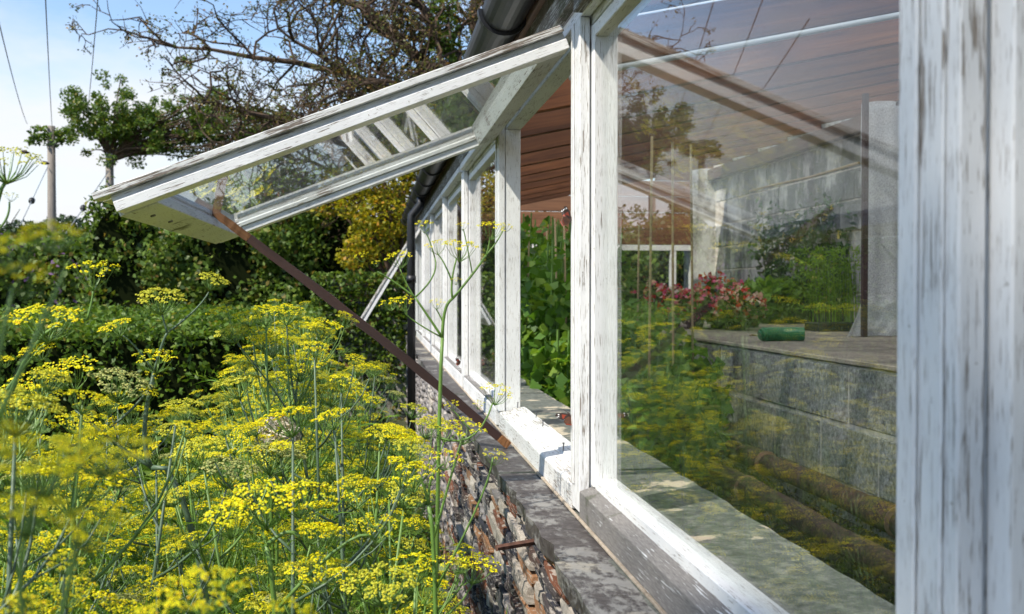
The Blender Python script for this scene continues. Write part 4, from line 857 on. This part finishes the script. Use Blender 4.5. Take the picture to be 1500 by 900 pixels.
# undergrowth between the fennel stems
n = 26000; X = rng.uniform(-4.0, 0.24, n); Yv = rng.uniform(0.9, 6.2, n); zt = np.where(X > -0.2, 0.62, 0.78); P = np.stack([X, Yv, rng.beta(2, 1.6, n) * zt], 1)
k = (X > -0.62 * Yv - .6); P = P[k]
tag(quads('undergrowth', leaves(P, .06, up=.35, width=.5), M['leaf_mid']), 'green leafy undergrowth between the fennel stems', 'undergrowth', kind='stuff')

# ------------------------------------------------------------------ hedges, trees, poles
def hedge_box(name, label, x0, x1, y0, y1, z1, n, size, m, core=True, bumpy=.08, flowers=None, gaps=0.0):
    e_ = empty(name, ((x0 + x1) / 2, (y0 + y1) / 2, 0), label, 'hedge'); c = e_.location
    def wob(a, b): return bumpy * (np.sin(a * 2.1 + b * .7) + np.sin(a * 4.7 - b * 1.9) * .5 + np.sin(b * 3.1 + a) * .6)
    A = [(x1 - x0) * (y1 - y0) * 1.0, (x1 - x0) * z1 * 1.4, (y1 - y0) * z1]; A = np.array(A) / sum(A)
    kk = rng.choice(3, n, p=A); u = rng.random(n); v_ = rng.random(n); P = np.zeros((n, 3)); nr = np.zeros((n, 3))
    t = kk == 0; v2 = v_[t] ** 1.6; P[t] = np.stack([x0 + u[t] * (x1 - x0), y0 + v2 * (y1 - y0), z1 + wob(u[t] * 9, v2 * 7)], 1); nr[t] = (0, 0, 1)
    t = kk == 1; P[t] = np.stack([x0 + u[t] * (x1 - x0), y0 - wob(u[t] * 9, v_[t] * 5), v_[t] * z1], 1); nr[t] = (0, -1, .2)
    t = kk == 2; P[t] = np.stack([x1 + wob(u[t] * 9, v_[t] * 5), y0 + u[t] * (y1 - y0), v_[t] * z1], 1); nr[t] = (1, 0, .2)
    P += rng.normal(0, .035 + size * .4, P.shape) - nr * np.abs(rng.normal(0, size, n))[:, None]
    mats = [m]; mi = None
    if flowers: mats = [m, flowers]; mi = (rng.random(n) < .05).astype(np.int32)
    quads('foliage', leaves(P - np.array(c), size, up=.5, nrm=nr), mats, e_, mi)
    if core:
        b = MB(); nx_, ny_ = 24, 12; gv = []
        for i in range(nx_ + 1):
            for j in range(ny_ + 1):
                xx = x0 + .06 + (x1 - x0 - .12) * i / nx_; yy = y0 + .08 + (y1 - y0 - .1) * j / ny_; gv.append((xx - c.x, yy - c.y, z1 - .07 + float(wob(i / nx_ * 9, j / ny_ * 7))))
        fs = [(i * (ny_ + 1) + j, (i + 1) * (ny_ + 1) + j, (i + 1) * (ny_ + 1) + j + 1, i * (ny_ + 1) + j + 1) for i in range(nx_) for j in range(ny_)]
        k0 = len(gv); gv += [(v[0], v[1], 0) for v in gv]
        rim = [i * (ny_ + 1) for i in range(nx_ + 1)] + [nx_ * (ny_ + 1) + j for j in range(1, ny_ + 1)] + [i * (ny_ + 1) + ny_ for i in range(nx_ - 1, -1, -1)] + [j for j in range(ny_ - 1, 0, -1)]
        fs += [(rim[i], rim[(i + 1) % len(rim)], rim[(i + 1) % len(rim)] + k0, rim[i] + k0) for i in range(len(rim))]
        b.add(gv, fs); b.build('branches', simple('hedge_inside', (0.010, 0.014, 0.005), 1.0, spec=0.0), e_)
    return e_
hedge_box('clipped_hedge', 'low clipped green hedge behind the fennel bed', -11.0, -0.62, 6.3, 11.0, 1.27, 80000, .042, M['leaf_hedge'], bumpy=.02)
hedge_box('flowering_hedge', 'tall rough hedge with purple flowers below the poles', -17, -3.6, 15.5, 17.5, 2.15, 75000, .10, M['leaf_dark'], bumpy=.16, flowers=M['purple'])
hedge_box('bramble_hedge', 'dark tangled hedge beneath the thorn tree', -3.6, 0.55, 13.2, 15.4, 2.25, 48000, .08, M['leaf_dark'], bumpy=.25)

def crown_leaves(centers, radii, n, size, m, parent, off, fill=.3, squash=.75):
    centers = np.array(centers, float); radii = np.array(radii, float); p_ = radii ** 2 / (radii ** 2).sum(); k_ = rng.choice(len(centers), n, p=p_)
    u = unit(rng.normal(size=(n, 3))) * (rng.uniform(fill, 1, n) ** .5)[:, None]; u[:, 2] *= squash
    P = centers[k_] + u * radii[k_][:, None] - np.array(off); return quads('crown', leaves(P, size, up=.4), m, parent)
def limb(mb, p, d, L_, r0, depth, rr_, tips, wig=.35, up=.05, sides=6, nseg=5, spread=.8, kids=4):
    pts = [p]; q = p.copy(); dd = d.normalized(); rad = [r0]
    for i in range(nseg):
        dd = (dd + Vector(rr_.normal(0, wig, 3)) * .5 + Vector((0, 0, up))).normalized(); q = q + dd * (L_ / nseg); pts.append(q.copy()); rad.append(r0 * (1 - .72 * (i + 1) / nseg))
    mb.tube(pts, rad, sides, caps=False)
    if depth == 0: tips += pts[2:]; return
    for i in range(kids):
        t = .25 + .75 * (i + rr_.uniform(0, 1)) / kids; j = min(nseg - 1, int(t * nseg)); pp = pts[j].lerp(pts[j + 1], t * nseg - j)
        ax = (pts[j + 1] - pts[j]).normalized(); pd = (ax * (1 - spread * .45) + Vector(rr_.normal(0, 1, 3)).normalized() * spread).normalized()
        limb(mb, pp, pd, L_ * rr_.uniform(.42, .68), max(rad[j] * .62, .009), depth - 1, rr_, tips, wig, up * .5, 5 if depth > 2 else 3, 4 if depth > 1 else 3, spread, kids if depth > 1 else kids + 1)
# gnarled thorn tree beyond the end of the greenhouse
rr_ = np.random.default_rng(21); TY = 13.6
tb = Vector((1.75, TY, 0)); tt = empty('thorn_tree', tb, 'gnarled old tree with tangled bare twigs reaching over the open sash', 'tree')
mb = MB(); tips = []
trunk = [Vector((0, 0, 0)), Vector((-.1, .05, 1.6)), Vector((-.25, 0, 2.9)), Vector((-.3, 0, 3.9))]; mb.tube(trunk, [.26, .22, .19, .15], 9)
for (px, py, Yd, src, r0) in ((430, 60, 13.2, 2, .085), (300, 150, 12.9, 2, .07), (480, 170, 12.6, 2, .075), (260, 70, 13.6, 3, .06), (560, -60, 13.5, 3, .09), (640, 60, 13.0, 2, .08), (380, -80, 14, 3, .08), (700, -150, 14.5, 3, .09), (350, 190, 13.6, 2, .06), (560, 120, 12.4, 2, .07), (470, -10, 14.2, 3, .08), (420, 210, 13.8, 1, .06), (620, 200, 13.0, 1, .06)):
    e_ = pY(px, py, Yd) - tb; s0 = trunk[src]; md = s0.lerp(e_, .5) + Vector((0, 0, .28)); pts = bez(s0, md, e_, 9); pts = [p_ + Vector(rr_.normal(0, .05, 3)) * (0 < i < 8) for i, p_ in enumerate(pts)]
    mb.tube(pts, [1.25 * r0 * (1 - .8 * i / 8) for i in range(9)], 6, caps=False)
    for i in range(2, 9):
        for _ in range(3):
            ax = (pts[min(i, 8)] - pts[i - 1]).normalized(); dd = (ax * .6 + Vector(rr_.normal(0, 1, 3)).normalized() * .8).normalized()
            limb(mb, pts[i], dd, rr_.uniform(.6, 1.25), max(.02, r0 * .4 * (1 - .05 * i)), 2 + (_ == 0), rr_, tips, wig=.75, up=.0, sides=5, nseg=5, spread=.9, kids=3)
mb.build('trunk', M['bark'], tt)
tips = np.array([t[:] for t in tips]); k_ = rng.integers(0, len(tips), 26000)
quads('crown', leaves(tips[k_] + rng.normal(0, .035, (len(k_), 3)), .045, width=.6), M['leaf_thorn'], tt)
# ivy clump on the trunk, upper right
p = pY(650, 120, TY - .3); iv = empty('ivy', (tb.x, tb.y, 0), 'bright green ivy growing up the gnarled tree', 'ivy')
crown_leaves([p + Vector((0, 0, k * .25)) for k in range(-2, 5)], [.22] * 7, 1500, .07, M['leaf_mid'], iv, iv.location).name = 'foliage'
def leafy_tree(name, base, label, centers, radii, n, size, m, tr_r=.1, squash=.75, fill=.3):
    e_ = empty(name, base, label, 'tree'); B_ = Vector(base); mb = MB(); cs = [Vector(c) - B_ for c in centers]
    h = min(c.z for c in cs); mb.tube([(0, 0, 0), (.05, 0, h * .5), (0, 0, h)], [tr_r, tr_r * .8, tr_r * .6], 8)
    for c, rd in zip(cs, radii):
        mb.tube(bez(Vector((0, 0, h * .7)), Vector((c.x * .4, c.y * .4, c.z * .85)), c + Vector((0, 0, rd * .3)), 6), [tr_r * .5 * (1 - .15 * i) for i in range(6)], 5)
        for _ in range(5): mb.tube([c, c + Vector(rr_.normal(0, .5, 3)) * rd, c + Vector(rr_.normal(0, .9, 3)) * rd * .8], [tr_r * .15, tr_r * .1, tr_r * .05], 4)
    mb.build('trunk', M['bark'], e_); crown_leaves(centers, radii, n, size, m, e_, base, fill, squash); return e_
def at(px, py, Yd): return pY(px, py, Yd)
leafy_tree('yellowing_tree', (at(585, 425, 12)[0], 12.0, 0), 'small tree with yellow autumn leaves behind the gutter end', [at(560, 262, 12), at(600, 225, 12.2), at(525, 300, 12.1), at(565, 318, 11.9), at(545, 350, 12), at(590, 300, 12.3), at(500, 268, 12.3), at(600, 180, 12.6), at(585, 345, 12.4), at(480, 300, 12.5), at(540, 235, 12.6), at(520, 375, 12)], [.40, .44, .30, .38, .34, .38, .28, .44, .34, .22, .34, .24], 11000, .055, M['leaf_yellow'], .06)
leafy_tree('dark_tree', (at(440, 425, 14.2)[0], 14.2, 0), 'dark green bushy tree standing under the open sash', [at(400, 330, 14.2), at(450, 315, 14.4), at(430, 370, 14), at(470, 375, 14.2), at(380, 380, 14), at(350, 350, 14.3), at(500, 385, 13.8), at(420, 280, 14.5)], [.5, .5, .5, .45, .5, .45, .4, .45], 11000, .075, M['leaf_dark'], .09)
leafy_tree('round_tree', (at(90, 425, 38)[0], 38, 0), 'distant round dark tree between the two poles', [at(95, 345, 38), at(60, 355, 38), at(130, 358, 38), at(30, 350, 38), at(0, 362, 38)], [1.0, .95, .8, .9, 1.1], 5500, .17, M['leaf_far'], .25)
for i, (px, top, rt_, leafc) in enumerate(((77, 200, 9, .55), (162, 215, 10, .9))):
    Yp = 26; pb_ = at(px, 425, Yp); zt = at(px, top, Yp).z + .25; e_ = empty('timber_pole', (pb_.x, Yp, 0), ('slim grey timber pole with a small leafy top' if i == 0 else 'grey timber pole carrying a broad green crown of climber'), 'pole', 'timber poles behind the hedge')
    MB().tube([(0, 0, 0), (0, 0, zt * .5), (0, 0, zt)], [.12, .105, .09], 10).build('shaft', M['pole'], e_, smooth=True)
c1 = [at(60, 195, 26), at(95, 198, 26), at(78, 205, 26), at(50, 205, 26)]; iv = empty('climbing_ivy', (at(77, 425, 26).x, 26, 0), 'small leafy climber tuft on top of the slimmer pole', 'climber')
crown_leaves(c1, [.28, .28, .3, .2], 520, .12, M['leaf_mid'], iv, iv.location, .1).name = 'foliage'
c2 = [at(130, 175, 26), at(165, 185, 25.8), at(200, 175, 26), at(240, 180, 26), at(275, 190, 26.2), at(315, 195, 26), at(350, 200, 26), at(170, 205, 26), at(215, 205, 26), at(255, 215, 26), at(290, 225, 26), at(110, 190, 26), at(200, 235, 26), at(170, 330, 26), at(185, 305, 26), at(330, 225, 26.4), at(370, 215, 26.3)] + [at(100 + 320 * t_, 172 + 22 * t_ + 24 * rng.normal(), 25.2 + 1.6 * rng.random()) for t_ in rng.random(230)]
iv = empty('climbing_ivy', (at(162, 425, 26).x, 26, 0), 'broad flat green climber crown spreading from the thicker pole', 'climber')
crown_leaves(c2, [.4, .5, .55, .55, .5, .5, .5, .45, .5, .45, .4, .3, .3, .35, .3, .45, .45] + list(rng.uniform(.07, .30, 230)), 21000, .09, M['leaf_mid'], iv, iv.location, .05, .8).name = 'foliage'
mb = MB()
for c in c2[::3]: mb.tube(bez(Vector((0, 0, 4.5)), Vector((0, 0, 5.2)), c - iv.location, 6), [.035, .03, .025, .02, .015, .012], 5)
mb.build('trunk', M['bark'], iv)
for a_, b_, lab in (((77, 195, 26), (64, -60, 9), 'thin overhead wire rising from the slimmer pole'), ((40, 182, 26), (-14, -20, 9), 'thin overhead wire at the far edge of the sky'), ((128, 165, 26), (148, -60, 9), 'thin overhead wire rising above the broad crown')):
    A_, B_ = at(*a_), at(*b_); tag(MB().tube([A_.lerp(B_, t) + Vector((0, 0, -.5 * t * (1 - t))) for t in np.linspace(0, 1, 14)], .0065, 5).build('overhead_wire', M['wire'], None, smooth=True), lab, 'wire', 'overhead wires')
for a_, b_, m_, lab in (((160, 250, 25.9), (95, 345, 22), (121, 308), 'slack stay wire with a dark insulator left of the thicker pole'), ((70, 245, 25.9), (30, 330, 22), (52, 285), 'stay wire slanting down from the slimmer pole')):
    A_, B_ = at(*a_), at(*b_); s_ = empty('stay_wire', B_, lab, 'wire'); MB().tube([A_ - B_, Vector((0, 0, 0))], .011, 5).build('strand', M['wire'], s_, smooth=True)
    q_ = A_.lerp(B_, .62) - B_; dd = (A_ - B_).normalized(); MB().tube([q_ - dd * .09, q_ - dd * .04, q_ + dd * .04, q_ + dd * .09], [.03, .07, .07, .03], 8).build('insulator', M['tray'], s_, smooth=True)
# ivy covered garden wall closing the view beside the greenhouse end
gw = empty('garden_wall', (0.2, 11.2, 0), 'old ivy-covered stone garden wall beyond the far sash', 'wall')
o = box('wall_core', M['block'], None, -0.55, 0.9, 11.6, 11.9, 0, 1.62); adopt(o, gw)
for i in range(90):
    x = r.uniform(-.5, .85); z = r.uniform(.5, 1.58); o = link('stone', SM[i % 7], gw); o.matrix_parent_inverse = Matrix.Translation(gw.location).inverted(); o.location = (x, 11.6, z); o.scale = (r.uniform(.1, .22), .07, r.uniform(.05, .1))
P = np.stack([rng.uniform(-.7, .9, 6500), 11.54 + rng.normal(0, .06, 6500), 1.70 - np.abs(rng.normal(0, .75, 6500)).clip(0, 1.68)], 1); o = quads('ivy', leaves(P, .06), M['leaf_dark']); adopt(o, gw)
print('fennel plants', nf, 'objects', len(bpy.data.objects), 'tris', sum(len(m.polygons) for m in bpy.data.meshes))

sd_ = SDIR / SDIR.z
def up_sun(x, y, z, k): return (x + sd_.x * k, y + sd_.y * k, z + k)
leafy_tree('added_shade_tree', (-9.5, -7.5, 0), 'unseen leafy tree added behind the viewer to shade the nearest window', [up_sun(.4, .75, 1.4, 12.5), up_sun(.4, 1.1, 1.1, 12.5), up_sun(.4, .1, 1.4, 12.7), up_sun(.4, -.8, 1.4, 12), up_sun(.4, -2, 1.4, 11), up_sun(.2, -3, 1.4, 9)], [.55, .5, .8, 1.1, 1.5, 1.8], 2300, .10, M['leaf_mid'], .25)  # added out-of-view tree, crown set along the sun direction to dapple the nearest bay
hedge_box('shrub_screen', 'dark shrubs growing outside the far gable', 0.95, 4.6, 10.9, 12.4, 2.1, 9000, .08, M['leaf_dark'], bumpy=.2)
